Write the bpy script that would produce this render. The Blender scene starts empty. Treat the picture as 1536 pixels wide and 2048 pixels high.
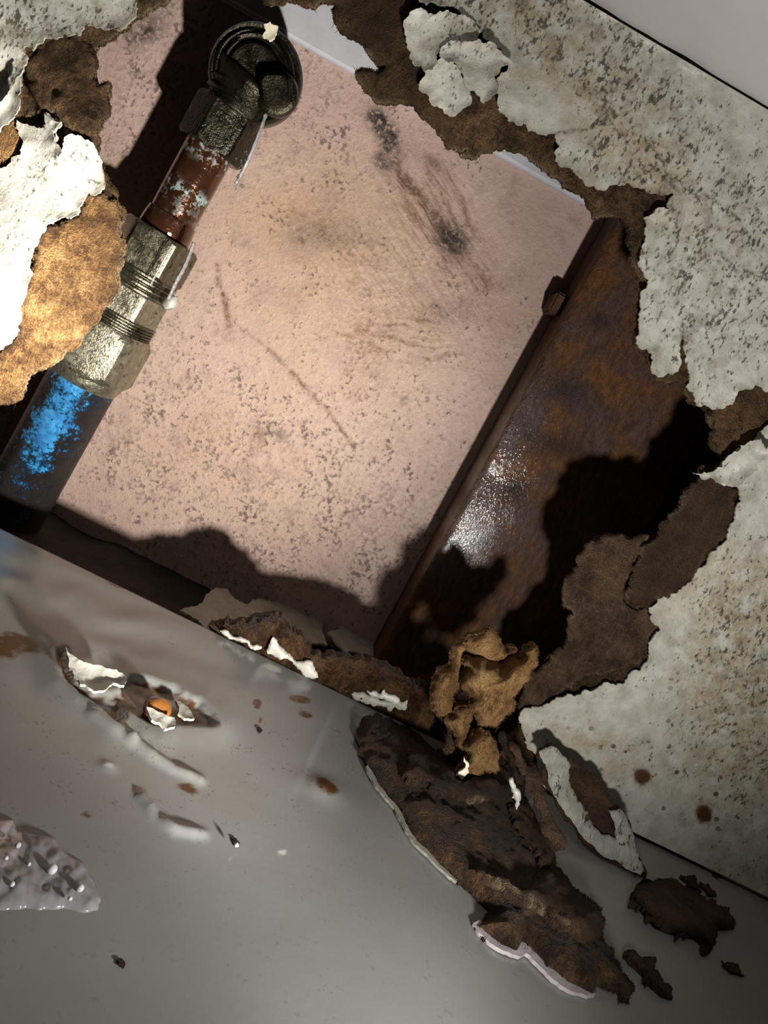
import bpy, bmesh, math, random
import numpy as np
from mathutils import Vector, Matrix
from mathutils.geometry import delaunay_2d_cdt

SC = bpy.context.scene
COL = SC.collection
MM = 0.001

# ------------------------------------------------------------------ camera
F_PX = 1550.0
YAW, PIT, ROL = 0.09258, -0.16886, 0.48737
CAM = np.array([0.0, -210.0, 89.04])
_F = np.array([math.sin(YAW) * math.cos(PIT), math.cos(YAW) * math.cos(PIT), math.sin(PIT)])
_R = np.array([math.cos(YAW), -math.sin(YAW), 0.0])
_U = np.cross(_R, _F)
_IR = math.cos(ROL) * _R + math.sin(ROL) * _U
_IU = -math.sin(ROL) * _R + math.cos(ROL) * _U
cam_data = bpy.data.cameras.new('camera')
cam_data.sensor_fit = 'VERTICAL'
cam_data.sensor_height = 36.0
cam_data.lens = F_PX / 2048.0 * 36.0
cam_data.clip_start = 0.005
cam_data.clip_end = 20.0
cam = bpy.data.objects.new('camera', cam_data)
COL.objects.link(cam)
_B = -_F
cam.matrix_world = Matrix(((_IR[0], _IU[0], _B[0], CAM[0] * MM),
                           (_IR[1], _IU[1], _B[1], CAM[1] * MM),
                           (_IR[2], _IU[2], _B[2], CAM[2] * MM),
                           (0, 0, 0, 1)))
SC.camera = cam

# ------------------------------------------------------------------ world, torch, exposure
world = bpy.data.worlds.new('world')
SC.world = world
world.use_nodes = True
world.node_tree.nodes['Background'].inputs[0].default_value = (0.80, 0.84, 0.90, 1)
world.node_tree.nodes['Background'].inputs[1].default_value = 0.004
TORCH = np.array([76.0, -150.0, 25.0])


def spot(name, target, power, angle, blend, radius, color):
    d = bpy.data.lights.new(name, 'SPOT')
    d.energy = power
    d.spot_size = math.radians(angle)
    d.spot_blend = blend
    d.shadow_soft_size = radius * MM
    d.color = color
    o = bpy.data.objects.new(name, d)
    COL.objects.link(o)
    o.location = Vector(TORCH * MM)
    v = Vector((np.array(target) - TORCH))
    o.rotation_euler = v.to_track_quat('-Z', 'Y').to_euler()
    return o


spot('torch_spill', TORCH + np.array([-44.0, 62.0, 66.0]), 1.55, 168, 1.0, 4.0, (1.0, 0.98, 0.95))
spot('torch_flood', (-88, 60, 80), 3.5, 64, 1.0, 4.0, (1.0, 0.96, 0.88))
spot('torch_core', (-122, 0, 60), 17.0, 29, 1.0, 4.0, (1.0, 0.96, 0.88))
SC.view_settings.view_transform = 'Standard'
SC.view_settings.look = 'None'
SC.view_settings.exposure = 0.0
SC.view_settings.gamma = 1.0
SC.view_settings.use_curve_mapping = False

# ------------------------------------------------------------------ helpers: rays, noise, masks


def ray(px, py):
    px = np.asarray(px, float); py = np.asarray(py, float)
    return (_F[None] + _IR[None] * ((px - 768) / F_PX)[:, None] - _IU[None] * ((py - 1024) / F_PX)[:, None])


def at_y(px, py, y):
    d = ray(px, py)
    t = (np.asarray(y, float) - CAM[1]) / d[:, 1]
    return CAM[None] + d * t[:, None]


def at_z(px, py, z):
    d = ray(px, py)
    t = (np.asarray(z, float) - CAM[2]) / d[:, 2]
    return CAM[None] + d * t[:, None]


def proj(P):
    v = np.asarray(P) - CAM[None]
    w = np.maximum(v @ _F, 1.0)
    return 768 + F_PX * (v @ _IR) / w, 1024 - F_PX * (v @ _IU) / w


def _hash(ix, iy, seed):
    h = (ix.astype(np.int64) * 374761393 + iy.astype(np.int64) * 668265263 + seed * 1442695041) & 0x7fffffff
    h = ((h ^ (h >> 13)) * 1274126177) & 0x7fffffff
    return ((h ^ (h >> 16)) & 0xffff) / 65535.0


def vnoise(x, y, seed=0):
    ix = np.floor(x); iy = np.floor(y)
    fx = x - ix; fy = y - iy
    fx = fx * fx * (3 - 2 * fx); fy = fy * fy * (3 - 2 * fy)
    a = _hash(ix, iy, seed); b = _hash(ix + 1, iy, seed)
    c = _hash(ix, iy + 1, seed); d = _hash(ix + 1, iy + 1, seed)
    return (a + (b - a) * fx) * (1 - fy) + (c + (d - c) * fx) * fy


def fbm(x, y, size, seed=0, octs=4, gain=0.5):
    """-1..1 noise, largest feature about `size` units"""
    s = 0; a = 1.0; t = 0.0
    for k in range(octs):
        s = s + a * (vnoise(x / size + 17.3 * k, y / size - 9.1 * k, seed + k) * 2 - 1)
        t += a; a *= gain; size /= 2.03
    return s / t


def ridge(x, y, size, seed=0, octs=3):
    return 1 - 2 * np.abs(fbm(x, y, size, seed, octs))


def blob(px, py, cx, cy, rx, ry=None, ang=0.0):
    ry = ry or rx
    c, s = math.cos(math.radians(ang)), math.sin(math.radians(ang))
    u = ((px - cx) * c + (py - cy) * s) / rx
    v = (-(px - cx) * s + (py - cy) * c) / ry
    return np.exp(-(u * u + v * v))


def seg_dist(px, py, pts, closed=False):
    pts = np.asarray(pts, float)
    n = len(pts)
    best = np.full(np.shape(px), 1e9)
    for i in range(n if closed else n - 1):
        a = pts[i]; b = pts[(i + 1) % n]
        dx, dy = b - a
        L = dx * dx + dy * dy + 1e-9
        t = np.clip(((px - a[0]) * dx + (py - a[1]) * dy) / L, 0, 1)
        d = (px - a[0] - t * dx) ** 2 + (py - a[1] - t * dy) ** 2
        np.minimum(best, d, out=best)
    return np.sqrt(best)


def stroke(px, py, pts, w):
    return np.exp(-(seg_dist(px, py, pts) / w) ** 2)


def inside(px, py, poly):
    poly = np.asarray(poly, float)
    res = np.zeros(np.shape(px), bool)
    j = len(poly) - 1
    for i in range(len(poly)):
        xi, yi = poly[i]; xj, yj = poly[j]
        if yi != yj:
            c = ((yi > py) != (yj > py)) & (px < (xj - xi) * (py - yi) / (yj - yi) + xi)
            res ^= c
        j = i
    return res


def sstep(a, b, x):
    t = np.clip((x - a) / (b - a), 0, 1)
    return t * t * (3 - 2 * t)


def frac(poly, rough=0.16, minlen=7, seed=1, frame=(-20, 1556, -20, 2068), straight=()):
    """ragged outline: midpoint displacement of a closed polygon"""
    rnd = random.Random(seed)
    out = []
    n = len(poly)

    def rec(a, b):
        L = math.hypot(b[0] - a[0], b[1] - a[1])
        m0 = ((a[0] + b[0]) / 2, (a[1] + b[1]) / 2)
        if not (frame[0] < m0[0] < frame[1] and frame[2] < m0[1] < frame[3]):
            if L > 250:
                return rec(a, m0) + rec(m0, b)
            return [a]
        if L < minlen:
            return [a]
        k = min(L, 40) * rough * rnd.uniform(-1, 1)
        m = (m0[0] - (b[1] - a[1]) / L * k, m0[1] + (b[0] - a[0]) / L * k)
        return rec(a, m) + rec(m, b)
    for i in range(n):
        a, b = poly[i], poly[(i + 1) % n]
        if any(abs(np.cross(np.subtract(l1, l0), np.subtract(p, l0))) / math.dist(l0, l1) < 1.0 for l0, l1 in straight for p in (a,)) and \
           any(abs(np.cross(np.subtract(l1, l0), np.subtract(p, l0))) / math.dist(l0, l1) < 1.0 for l0, l1 in straight for p in (b,)):
            k = max(1, int(math.dist(a, b) / 30))
            out += [(a[0] + (b[0] - a[0]) * j / k, a[1] + (b[1] - a[1]) * j / k) for j in range(k)]
        else:
            out += rec(a, b)
    return out

# ------------------------------------------------------------------ helpers: objects


def set_attrs(me, attrs):
    for k, v in (attrs or {}).items():
        a = me.attributes.new(k, 'FLOAT', 'POINT')
        a.data.foreach_set('value', np.ascontiguousarray(v, np.float32))


def make(name, verts, faces, mat, parent=None, origin=None, smooth=True, attrs=None):
    verts = np.asarray(verts, float)
    if origin is None:
        if parent is not None:
            origin = np.zeros(3)
        else:
            lo = verts.min(0); hi = verts.max(0)
            origin = np.array([(lo[0] + hi[0]) / 2, (lo[1] + hi[1]) / 2, lo[2]])
    base = np.zeros(3)
    p = parent
    while p is not None:
        base = base + np.array(p['_o']); p = p.parent
    origin = np.asarray(origin, float)
    if parent is not None:
        origin = base
    me = bpy.data.meshes.new(name)
    loc = (verts - origin[None]) * MM
    if isinstance(faces, np.ndarray) and faces.ndim == 2:
        nf, k = faces.shape
        me.vertices.add(len(loc)); me.vertices.foreach_set('co', loc.astype(np.float32).ravel())
        me.loops.add(nf * k); me.loops.foreach_set('vertex_index', faces.astype(np.int32).ravel())
        me.polygons.add(nf)
        me.polygons.foreach_set('loop_start', np.arange(0, nf * k, k, dtype=np.int32))
        me.polygons.foreach_set('loop_total', np.full(nf, k, dtype=np.int32))
        me.update(calc_edges=True)
    else:
        me.from_pydata([tuple(v) for v in loc], [], [tuple(int(i) for i in f) for f in faces])
    me.validate()
    set_attrs(me, attrs)
    if smooth:
        me.polygons.foreach_set('use_smooth', [True] * len(me.polygons))
    me.materials.append(mat)
    o = bpy.data.objects.new(name, me)
    COL.objects.link(o)
    if parent is None:
        o.location = Vector(origin * MM)
        o['_o'] = [float(v) for v in origin]
    else:
        o.parent = parent
        o['_o'] = [0.0, 0.0, 0.0]
    return o


def empty(name, origin):
    o = bpy.data.objects.new(name, None)
    o.empty_display_size = 0.01
    COL.objects.link(o)
    o.location = Vector(np.asarray(origin, float) * MM)
    o['_o'] = [float(v) for v in origin]
    return o


def tag(o, label=None, cat=None, group=None, kind=None):
    if label: o['label'] = label
    if cat: o['category'] = cat
    if group: o['group'] = group
    if kind: o['kind'] = kind
    return o


def sheet(name, outline, front, back, mat, step=8.0, holes=(), parent=None, attrs=None, smooth=True, clip=None, coarse=60.0, edge_smooth=False):
    """solid sheet: outline in picture coordinates; front(px,py,d) / back(px,py,d,Pf) give real points"""
    outline = [tuple(p) for p in outline]
    rings = [outline] + [list(h) for h in holes]
    pts = []; edges = []
    for r in rings:
        k = len(pts)
        pts += [tuple(p) for p in r]
        edges += [(k + i, k + (i + 1) % len(r)) for i in range(len(r))]
    nb = len(pts)
    ax = np.array(pts)
    x0, y0 = ax[:, 0].min(), ax[:, 1].min(); x1, y1 = ax[:, 0].max(), ax[:, 1].max()

    def grid(s, bx0, by0, bx1, by1):
        gx, gy = np.meshgrid(np.arange(bx0 + s / 2, bx1, s), np.arange(by0 + s / 2, by1, s))
        rs = np.random.RandomState(5)
        gx = gx + rs.uniform(-.25, .25, gx.shape) * s; gy = gy + rs.uniform(-.25, .25, gy.shape) * s
        return gx.ravel(), gy.ravel()
    fx0, fy0, fx1, fy1 = max(x0, -40), max(y0, -40), min(x1, 1576), min(y1, 2088)
    gx, gy = grid(step, fx0, fy0, fx1, fy1)
    if x0 < -60 or y0 < -60 or x1 > 1600 or y1 > 2110:
        cx, cy = grid(coarse, x0, y0, x1, y1)
        m = (cx < fx0 - 15) | (cx > fx1 + 15) | (cy < fy0 - 15) | (cy > fy1 + 15)
        gx = np.concatenate([gx, cx[m]]); gy = np.concatenate([gy, cy[m]])
    ok = inside(gx, gy, rings[0])
    for h in rings[1:]:
        ok &= ~inside(gx, gy, h)
    gx, gy = gx[ok], gy[ok]
    dd = seg_dist(gx, gy, rings[0], True)
    for h in rings[1:]:
        dd = np.minimum(dd, seg_dist(gx, gy, h, True))
    ok = dd > step * 0.35
    gx, gy = gx[ok], gy[ok]
    allp = [Vector(p) for p in pts] + [Vector((a, b)) for a, b in zip(gx, gy)]
    res = delaunay_2d_cdt(allp, edges, [], 0, 1e-3)
    vp = np.array([(v.x, v.y) for v in res[0]])
    tri = np.array([f for f in res[2] if len(f) == 3], int)
    c = vp[tri].mean(1)
    ok = inside(c[:, 0], c[:, 1], rings[0])
    for h in rings[1:]:
        ok &= ~inside(c[:, 0], c[:, 1], h)
    tri = tri[ok]
    used = np.unique(tri); mp = -np.ones(len(vp), int); mp[used] = np.arange(len(used))
    vp = vp[used]; tri = mp[tri]
    a = vp[tri]
    area = (a[:, 1, 0] - a[:, 0, 0]) * (a[:, 2, 1] - a[:, 0, 1]) - (a[:, 1, 1] - a[:, 0, 1]) * (a[:, 2, 0] - a[:, 0, 0])
    tri[area > 0] = tri[area > 0][:, ::-1]
    px, py = vp[:, 0], vp[:, 1]
    d = seg_dist(px, py, rings[0], True)
    for h in rings[1:]:
        d = np.minimum(d, seg_dist(px, py, h, True))
    Pf = front(px, py, d)
    Pb = back(px, py, d, Pf)
    n = len(px)
    # boundary edges
    E = np.concatenate([tri[:, [0, 1]], tri[:, [1, 2]], tri[:, [2, 0]]])
    key = np.sort(E, 1); k1 = key[:, 0] * n + key[:, 1]
    u, inv, cnt = np.unique(k1, return_inverse=True, return_counts=True)
    bd = E[cnt[inv] == 1]
    side1 = np.stack([bd[:, 1], bd[:, 0], bd[:, 0] + n], 1)
    side2 = np.stack([bd[:, 1], bd[:, 0] + n, bd[:, 1] + n], 1)
    faces = np.concatenate([tri, tri[:, ::-1] + n, side1, side2])
    at = {}
    if attrs:
        for k, v in attrs(px, py, d).items():
            at[k] = np.concatenate([v, v])
    at['edge'] = np.concatenate([np.exp(-d / 6.0), np.ones(n)])
    o = make(name, np.concatenate([Pf, Pb]), faces, mat, parent, smooth=smooth, attrs=at)
    if smooth:
        try:
            o.data.set_sharp_from_angle(angle=math.radians(62))
        except Exception:
            pass
    o.data['_b'] = 0
    global LAST
    LAST = (Pf, bd, px, py)
    return o


def fuzz(parent, mat, Pf, bd, n, lmin, lmax, w, seed=3, out=None, name='fibre_fuzz', frame=True, spread=1.0):
    """loose hairs standing out of a torn edge, joined into one part"""
    rs = np.random.RandomState(seed)
    lmin, lmax, w = lmin * 1.25, lmax * 1.35, w * 1.7
    if frame:
        x, y = proj(Pf[bd[:, 0]])
        bd = bd[(x > -10) & (x < 1546) & (y > -10) & (y < 2058)]
    if len(bd) == 0:
        return None
    idx = rs.randint(0, len(bd), n)
    t = rs.rand(n, 1)
    a = Pf[bd[idx, 0]] * (1 - t) + Pf[bd[idx, 1]] * t
    e = Pf[bd[idx, 1]] - Pf[bd[idx, 0]]
    e /= np.linalg.norm(e, axis=1, keepdims=True) + 1e-9
    view = a - CAM[None]; view /= np.linalg.norm(view, axis=1, keepdims=True)
    o = np.cross(e, view)
    # outward: away from the sheet. triangles are wound, so the sign is fixed
    d = o * rs.uniform(.3, 1, (n, 1)) + rs.normal(0, .45 * spread, (n, 3)) - view * rs.uniform(-.1, .5, (n, 1))
    d /= np.linalg.norm(d, axis=1, keepdims=True)
    L = rs.uniform(lmin, lmax, (n, 1)) * rs.rand(n, 1) ** .5
    side = np.cross(d, view); side /= np.linalg.norm(side, axis=1, keepdims=True) + 1e-9
    bend = rs.normal(0, .3, (n, 3))
    m = a + d * L * .55 + bend * L * .25
    tip = a + d * L + bend * L
    s2 = np.cross(d, side)
    a0 = a - d * .4
    V = np.stack([a0 - side * w, a0 + side * w, a0 + s2 * w, m - side * w * .6, m + side * w * .6, m + s2 * w * .6, tip], 1).reshape(-1, 3)
    base = (np.arange(n) * 7)[:, None, None]
    T = np.array([[0, 1, 4], [0, 4, 3], [1, 2, 5], [1, 5, 4], [2, 0, 3], [2, 3, 5], [3, 4, 6], [4, 5, 6], [5, 3, 6]])
    Fc = (base + T[None]).reshape(-1, 3)
    ob = make(name, V, Fc, mat, parent, smooth=True)
    ob['kind'] = 'stuff'
    return ob


def lathe(prof, origin, axis, seg=48, squash=None, twist=0.0, capped=True):
    """prof: list of (radius, s) along axis"""
    axis = np.asarray(axis, float); axis = axis / np.linalg.norm(axis)
    ref = np.array([0, -1.0, 0]) if abs(axis[1]) < 0.8 else np.array([0, 0, 1.0])
    u = ref - axis * (ref @ axis); u /= np.linalg.norm(u)
    v = np.cross(axis, u)
    V = []; Fc = []
    for j, (r, s) in enumerate(prof):
        for i in range(seg):
            t = 2 * math.pi * i / seg
            rr = r(t) if callable(r) else r
            V.append(np.asarray(origin) + axis * s + (u * math.cos(t) + v * math.sin(t)) * rr)
    for j in range(len(prof) - 1):
        for i in range(seg):
            a = j * seg + i; b = j * seg + (i + 1) % seg
            Fc.append((a, b, b + seg, a + seg))
    if capped:
        Fc.append(tuple(range(seg - 1, -1, -1)))
        k = (len(prof) - 1) * seg
        Fc.append(tuple(range(k, k + seg)))
    return np.array(V), Fc


def hexr(R, phase, roundness=0.0):
    def g(t):
        a = (t - phase) % (math.pi / 3) - math.pi / 6
        h = R * math.cos(math.pi / 6) / math.cos(a)
        return h * (1 - roundness) + R * roundness
    return g


def tube(path, rads, seg=10):
    path = [np.asarray(p, float) for p in path]
    V = []; Fc = []
    n = len(path)
    prev = None
    for i, p in enumerate(path):
        t = path[min(i + 1, n - 1)] - path[max(i - 1, 0)]
        t = t / (np.linalg.norm(t) + 1e-9)
        ref = prev if prev is not None else (np.array([1.0, 0, 0]) if abs(t[0]) < .8 else np.array([0, 0, 1.0]))
        u = ref - t * (ref @ t); u /= np.linalg.norm(u); prev = u
        v = np.cross(t, u)
        r = rads[i] if hasattr(rads, '__len__') else rads
        for k in range(seg):
            a = 2 * math.pi * k / seg
            V.append(p + (u * math.cos(a) + v * math.sin(a)) * r)
    for j in range(n - 1):
        for k in range(seg):
            a = j * seg + k; b = j * seg + (k + 1) % seg
            Fc.append((a, b, b + seg, a + seg))
    Fc.append(tuple(range(seg - 1, -1, -1))); Fc.append(tuple(range((n - 1) * seg, n * seg)))
    return np.array(V), Fc


def spline(pts, n):
    pts = [np.asarray(p, float) for p in pts]
    P = [pts[0] * 2 - pts[1]] + pts + [pts[-1] * 2 - pts[-2]]
    out = []
    m = len(pts) - 1
    for k in range(n):
        g = k / (n - 1) * m; i = min(int(g), m - 1); t = g - i
        p0, p1, p2, p3 = P[i:i + 4]
        out.append(.5 * ((2 * p1) + (-p0 + p2) * t + (2 * p0 - 5 * p1 + 4 * p2 - p3) * t * t + (-p0 + 3 * p1 - 3 * p2 + p3) * t ** 3))
    return out


def boxmesh(lo, hi):
    (a, b, c), (d, e, f) = lo, hi
    V = [(a, b, c), (d, b, c), (d, e, c), (a, e, c), (a, b, f), (d, b, f), (d, e, f), (a, e, f)]
    Fc = [(3, 2, 1, 0), (4, 5, 6, 7), (0, 1, 5, 4), (1, 2, 6, 5), (2, 3, 7, 6), (3, 0, 4, 7)]
    return V, Fc

# ------------------------------------------------------------------ helpers: materials


class NT:
    def __init__(s, name):
        s.m = bpy.data.materials.new(name); s.m.use_nodes = True
        s.t = s.m.node_tree; s.t.nodes.clear()
        s.out = s.t.nodes.new('ShaderNodeOutputMaterial')
        s.b = s.t.nodes.new('ShaderNodeBsdfPrincipled')
        s.t.links.new(s.b.outputs[0], s.out.inputs[0])
        g = s.t.nodes.new('ShaderNodeNewGeometry'); s.pos = g.outputs['Position']; s.geo = g

    def lk(s, sock, v):
        if v is None: return
        if hasattr(v, 'is_output') or isinstance(v, bpy.types.NodeSocket): s.t.links.new(v, sock)
        elif isinstance(v, (tuple, list)) and len(v) == 3 and sock.type == 'RGBA': sock.default_value = (*v, 1)
        else: sock.default_value = v

    def inp(s, **k):
        for n, v in k.items(): s.lk(s.b.inputs[n.replace('_', ' ')], v)

    def noise(s, size, detail=4, rough=.55, vec=None, dist=0.0, out='Fac'):
        n = s.t.nodes.new('ShaderNodeTexNoise')
        n.inputs['Scale'].default_value = 1000.0 / size; n.inputs['Detail'].default_value = detail
        n.inputs['Roughness'].default_value = rough; n.inputs['Distortion'].default_value = dist
        s.t.links.new(vec or s.pos, n.inputs['Vector'])
        return n.outputs[out]

    def voro(s, size, feature='F1', vec=None, rnd=1.0, out='Distance'):
        n = s.t.nodes.new('ShaderNodeTexVoronoi'); n.feature = feature
        n.inputs['Scale'].default_value = 1000.0 / size; n.inputs['Randomness'].default_value = rnd
        s.t.links.new(vec or s.pos, n.inputs['Vector'])
        return n.outputs[out]

    def stretch(s, sc, rot=(0, 0, 0)):
        n = s.t.nodes.new('ShaderNodeMapping'); n.inputs['Scale'].default_value = sc
        n.inputs['Rotation'].default_value = rot
        s.t.links.new(s.pos, n.inputs['Vector']); return n.outputs[0]

    def ramp(s, fac, stops, interp='LINEAR'):
        n = s.t.nodes.new('ShaderNodeValToRGB'); n.color_ramp.interpolation = interp
        el = n.color_ramp.elements
        while len(el) < len(stops): el.new(0.5)
        for e, (p, c) in zip(el, stops):
            e.position = p; e.color = (*c, 1) if isinstance(c, (tuple, list)) else (c, c, c, 1)
        s.t.links.new(fac, n.inputs[0]); return n.outputs[0]

    def mix(s, fac, a, b, mode='MIX'):
        n = s.t.nodes.new('ShaderNodeMix'); n.data_type = 'RGBA'; n.blend_type = mode
        s.lk(n.inputs[0], fac); s.lk(n.inputs[6], a); s.lk(n.inputs[7], b); return n.outputs[2]

    def math(s, op, a, b=0.0, clamp=False):
        n = s.t.nodes.new('ShaderNodeMath'); n.operation = op; n.use_clamp = clamp
        s.lk(n.inputs[0], a); s.lk(n.inputs[1], b); return n.outputs[0]

    def rng(s, v, a, b, c=0.0, d=1.0):
        n = s.t.nodes.new('ShaderNodeMapRange'); n.interpolation_type = 'SMOOTHSTEP'
        for i, x in enumerate((v, a, b, c, d)): s.lk(n.inputs[i], x)
        return n.outputs[0]

    def attr(s, name):
        n = s.t.nodes.new('ShaderNodeAttribute'); n.attribute_name = name; return n.outputs['Fac']

    def bump(s, h, dist, strength=1.0):
        n = s.t.nodes.new('ShaderNodeBump'); n.inputs['Strength'].default_value = strength
        n.inputs['Distance'].default_value = dist * MM
        s.t.links.new(h, n.inputs['Height']); s.t.links.new(n.outputs[0], s.b.inputs['Normal']); return n


def m_paint():
    s = NT('mouldy_paint')
    big = s.noise(28, 3); mid = s.noise(5, 4); fine = s.noise(1.3, 4, .65)
    base = s.ramp(mid, [(.32, (.33, .32, .265)), (.55, (.42, .41, .36)), (.75, (.49, .48, .44))])
    yel = s.math('MULTIPLY', s.attr('yellow'), s.math('MULTIPLY', s.rng(s.noise(7, 6, .65), .34, .56), s.rng(s.noise(1.0, 4, .7), .36, .58, .35, 1.0)), True)
    base = s.mix(s.math('MULTIPLY', yel, .68), base, (.24, .165, .06))
    mold_shade = s.attr('mold_shade')
    # specks: small mould dots whose density follows the mould and shade mask
    n1 = s.noise(.85, 3, .6, s.stretch((1, 1, .6), (0, .9, 0))); n2 = s.noise(4.5, 5, .65); n4 = s.noise(14, 3)
    v = s.math('ADD', s.math('MULTIPLY', n1, .55), s.math('ADD', s.math('MULTIPLY', n2, .30), s.math('MULTIPLY', n4, .15)))
    thr = s.math('SUBTRACT', .650, s.math('MULTIPLY', mold_shade, .115))
    sp = s.rng(s.math('SUBTRACT', v, thr), -.035, .055)
    base = s.mix(s.math('MULTIPLY', sp, .9), base, (.030, .025, .016))
    haze = s.math('MULTIPLY', mold_shade, s.rng(s.noise(6, 6, .7), .44, .66, 0, .55))
    base = s.mix(haze, base, (.13, .105, .065))
    # round black dots
    vd = s.voro(4.6, rnd=1.0); n3 = s.noise(9, 2)
    dots = s.math('MULTIPLY', s.rng(vd, .13, .20, 1, 0), s.math('MULTIPLY', s.rng(n3, .42, .48), s.attr('dots')), True)
    base = s.mix(s.math('MULTIPLY', dots, .9), base, (.025, .020, .012))
    crack = s.math('MULTIPLY', s.attr('crack'), s.rng(fine, .35, .55), True)
    base = s.mix(crack, base, (.04, .028, .015))
    base = s.mix(s.attr('rust'), base, (.06, .020, .006))
    s.inp(Base_Color=base, Roughness=s.rng(big, .3, .7, .38, .6), Specular_IOR_Level=.4)
    h = s.math('ADD', s.math('MULTIPLY', mid, .7), s.math('ADD', s.math('MULTIPLY', fine, .3), s.math('MULTIPLY', n2, .5)))
    s.bump(h, .7, .8)
    return s.m


def m_fibre(name, dark, mid_c, light, wet=0.0, size=1.0, bump=4.0):
    s = NT(name)
    n = s.noise(7 * size, 6, .7); f1 = s.noise(1.5 * size, 5, .75, s.stretch((1.0, 1.0, .3), (0, .7, .4)), 1.0)
    f2 = s.noise(1.3 * size, 5, .75, s.stretch((.3, 1.0, 1.0), (.3, -.4, .2)), 1.0)
    fine = s.noise(.5 * size, 3, .75)
    st = s.math('MAXIMUM', f1, f2)
    v = s.math('ADD', s.math('MULTIPLY', n, .45), s.math('ADD', s.math('MULTIPLY', st, .38), s.math('MULTIPLY', fine, .17)))
    c = s.ramp(v, [(.45, dark), (.525, mid_c), (.61, light)])
    c = s.mix(s.rng(s.noise(4 * size, 5, .7), .60, .70, 0, .75), c, dark)
    c = s.mix(s.math('MULTIPLY', s.attr('tone'), 1.0), c, s.mix(.82, c, dark))
    c = s.mix(s.math('MULTIPLY', s.attr('pale'), s.rng(fine, .3, .6, .3, 1.0)), c, (.55, .42, .25))
    s.inp(Base_Color=c, Roughness=s.rng(n, .35, .65, .8 - .42 * wet, .92 - .3 * wet), Specular_IOR_Level=.2 + .25 * wet)
    s.bump(s.math('ADD', s.math('MULTIPLY', st, .7), s.math('MULTIPLY', fine, .6)), bump, 1.0)
    return s.m


def m_flat(name, col, rough=.6, metal=0.0, var=.25, size=4, bump=.2, spec=.4, coat=0.0):
    s = NT(name)
    n = s.noise(size, 4)
    d = tuple(c * (1 - var) for c in col); l = tuple(min(1, c * (1 + var)) for c in col)
    s.inp(Base_Color=s.ramp(n, [(.3, d), (.7, l)]), Roughness=rough, Metallic=metal, Specular_IOR_Level=spec, Coat_Weight=coat, Coat_Roughness=.08)
    s.bump(s.noise(size / 3, 3), bump, .6)
    return s.m


def m_pink():
    s = NT('pink_plaster')
    big = s.noise(22, 4); mid = s.noise(6, 5, .6); fine = s.noise(1.5, 4, .65)
    base = s.ramp(big, [(.3, (.44, .30, .25)), (.7, (.54, .395, .345))])
    base = s.mix(s.rng(mid, .45, .75, 0, .35), base, (.57, .44, .40))
    yel = s.attr('tan')
    base = s.mix(s.math('MULTIPLY', yel, s.rng(mid, .2, .7, .45, .95), True), base, (.50, .34, .225))
    br = s.attr('brown')
    base = s.mix(s.math('MULTIPLY', br, s.rng(fine, .3, .65, .35, 1.0), True), base, (.17, .082, .036))
    cx = s.t.nodes.new('ShaderNodeCombineXYZ'); s.lk(cx.inputs[0], s.attr('su')); s.lk(cx.inputs[1], s.attr('sv'))
    sn = s.noise(1000, 5, .65, cx.outputs[0], .4)
    base = s.mix(s.math('MULTIPLY', s.attr('smear'), s.rng(sn, .44, .66, .08, .95), True), base, (.115, .058, .028))
    bk = s.attr('black')
    base = s.mix(s.math('MULTIPLY', bk, s.rng(s.noise(2.0, 6, .75), .36, .52), True), base, (.030, .022, .018))
    dn = s.attr('speck')
    v = s.math('ADD', s.math('MULTIPLY', s.noise(1.5, 3, .6), .6), s.math('MULTIPLY', s.noise(6, 5, .6), .4))
    sp = s.rng(s.math('SUBTRACT', v, s.math('SUBTRACT', .665, s.math('MULTIPLY', dn, .115))), -.04, .06)
    base = s.mix(s.math('MULTIPLY', sp, s.rng(s.noise(13, 3), .38, .62, .35, .95)), base, (.13, .083, .074))
    v2 = s.noise(3.2, 7, .8)
    base = s.mix(s.math('MULTIPLY', s.rng(v2, .47, .66, 0, .62), dn), base, (.27, .185, .165))
    base = s.mix(s.rng(s.noise(11, 6, .7), .50, .72, 0, .75), base, (.33, .215, .18))
    s.inp(Base_Color=base, Roughness=s.rng(fine, .32, .6, .30, .65), Specular_IOR_Level=.28)
    s.bump(s.math('ADD', s.math('MULTIPLY', mid, .5), s.math('MULTIPLY', fine, .6)), .8, .7)
    return s.m


def m_floor():
    s = NT('glossy_white_board')
    big = s.noise(45, 3); mid = s.noise(6, 4); fine = s.noise(1.3, 3)
    base = s.ramp(big, [(.35, (.205, .200, .187)), (.65, (.245, .243, .236))])
    spk = s.rng(s.math('ADD', s.math('MULTIPLY', s.noise(1.0, 3), .6), s.math('MULTIPLY', s.noise(6, 3), .4)), .585, .66)
    base = s.mix(s.math('MULTIPLY', spk, s.math('MULTIPLY', s.attr('speck'), .7)), base, (.10, .085, .07))
    base = s.mix(s.math('MULTIPLY', s.attr('brown'), s.rng(s.noise(2.2, 4), .3, .5, .55, 1.0), True), base, (.085, .035, .010))
    base = s.mix(s.attr('white'), base, (.6, .58, .52))
    s.inp(Base_Color=base, Roughness=s.rng(mid, .3, .7, .16, .26), Specular_IOR_Level=.5)
    s.bump(s.math('ADD', mid, s.math('MULTIPLY', fine, .25)), .12, .5)
    return s.m


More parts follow.
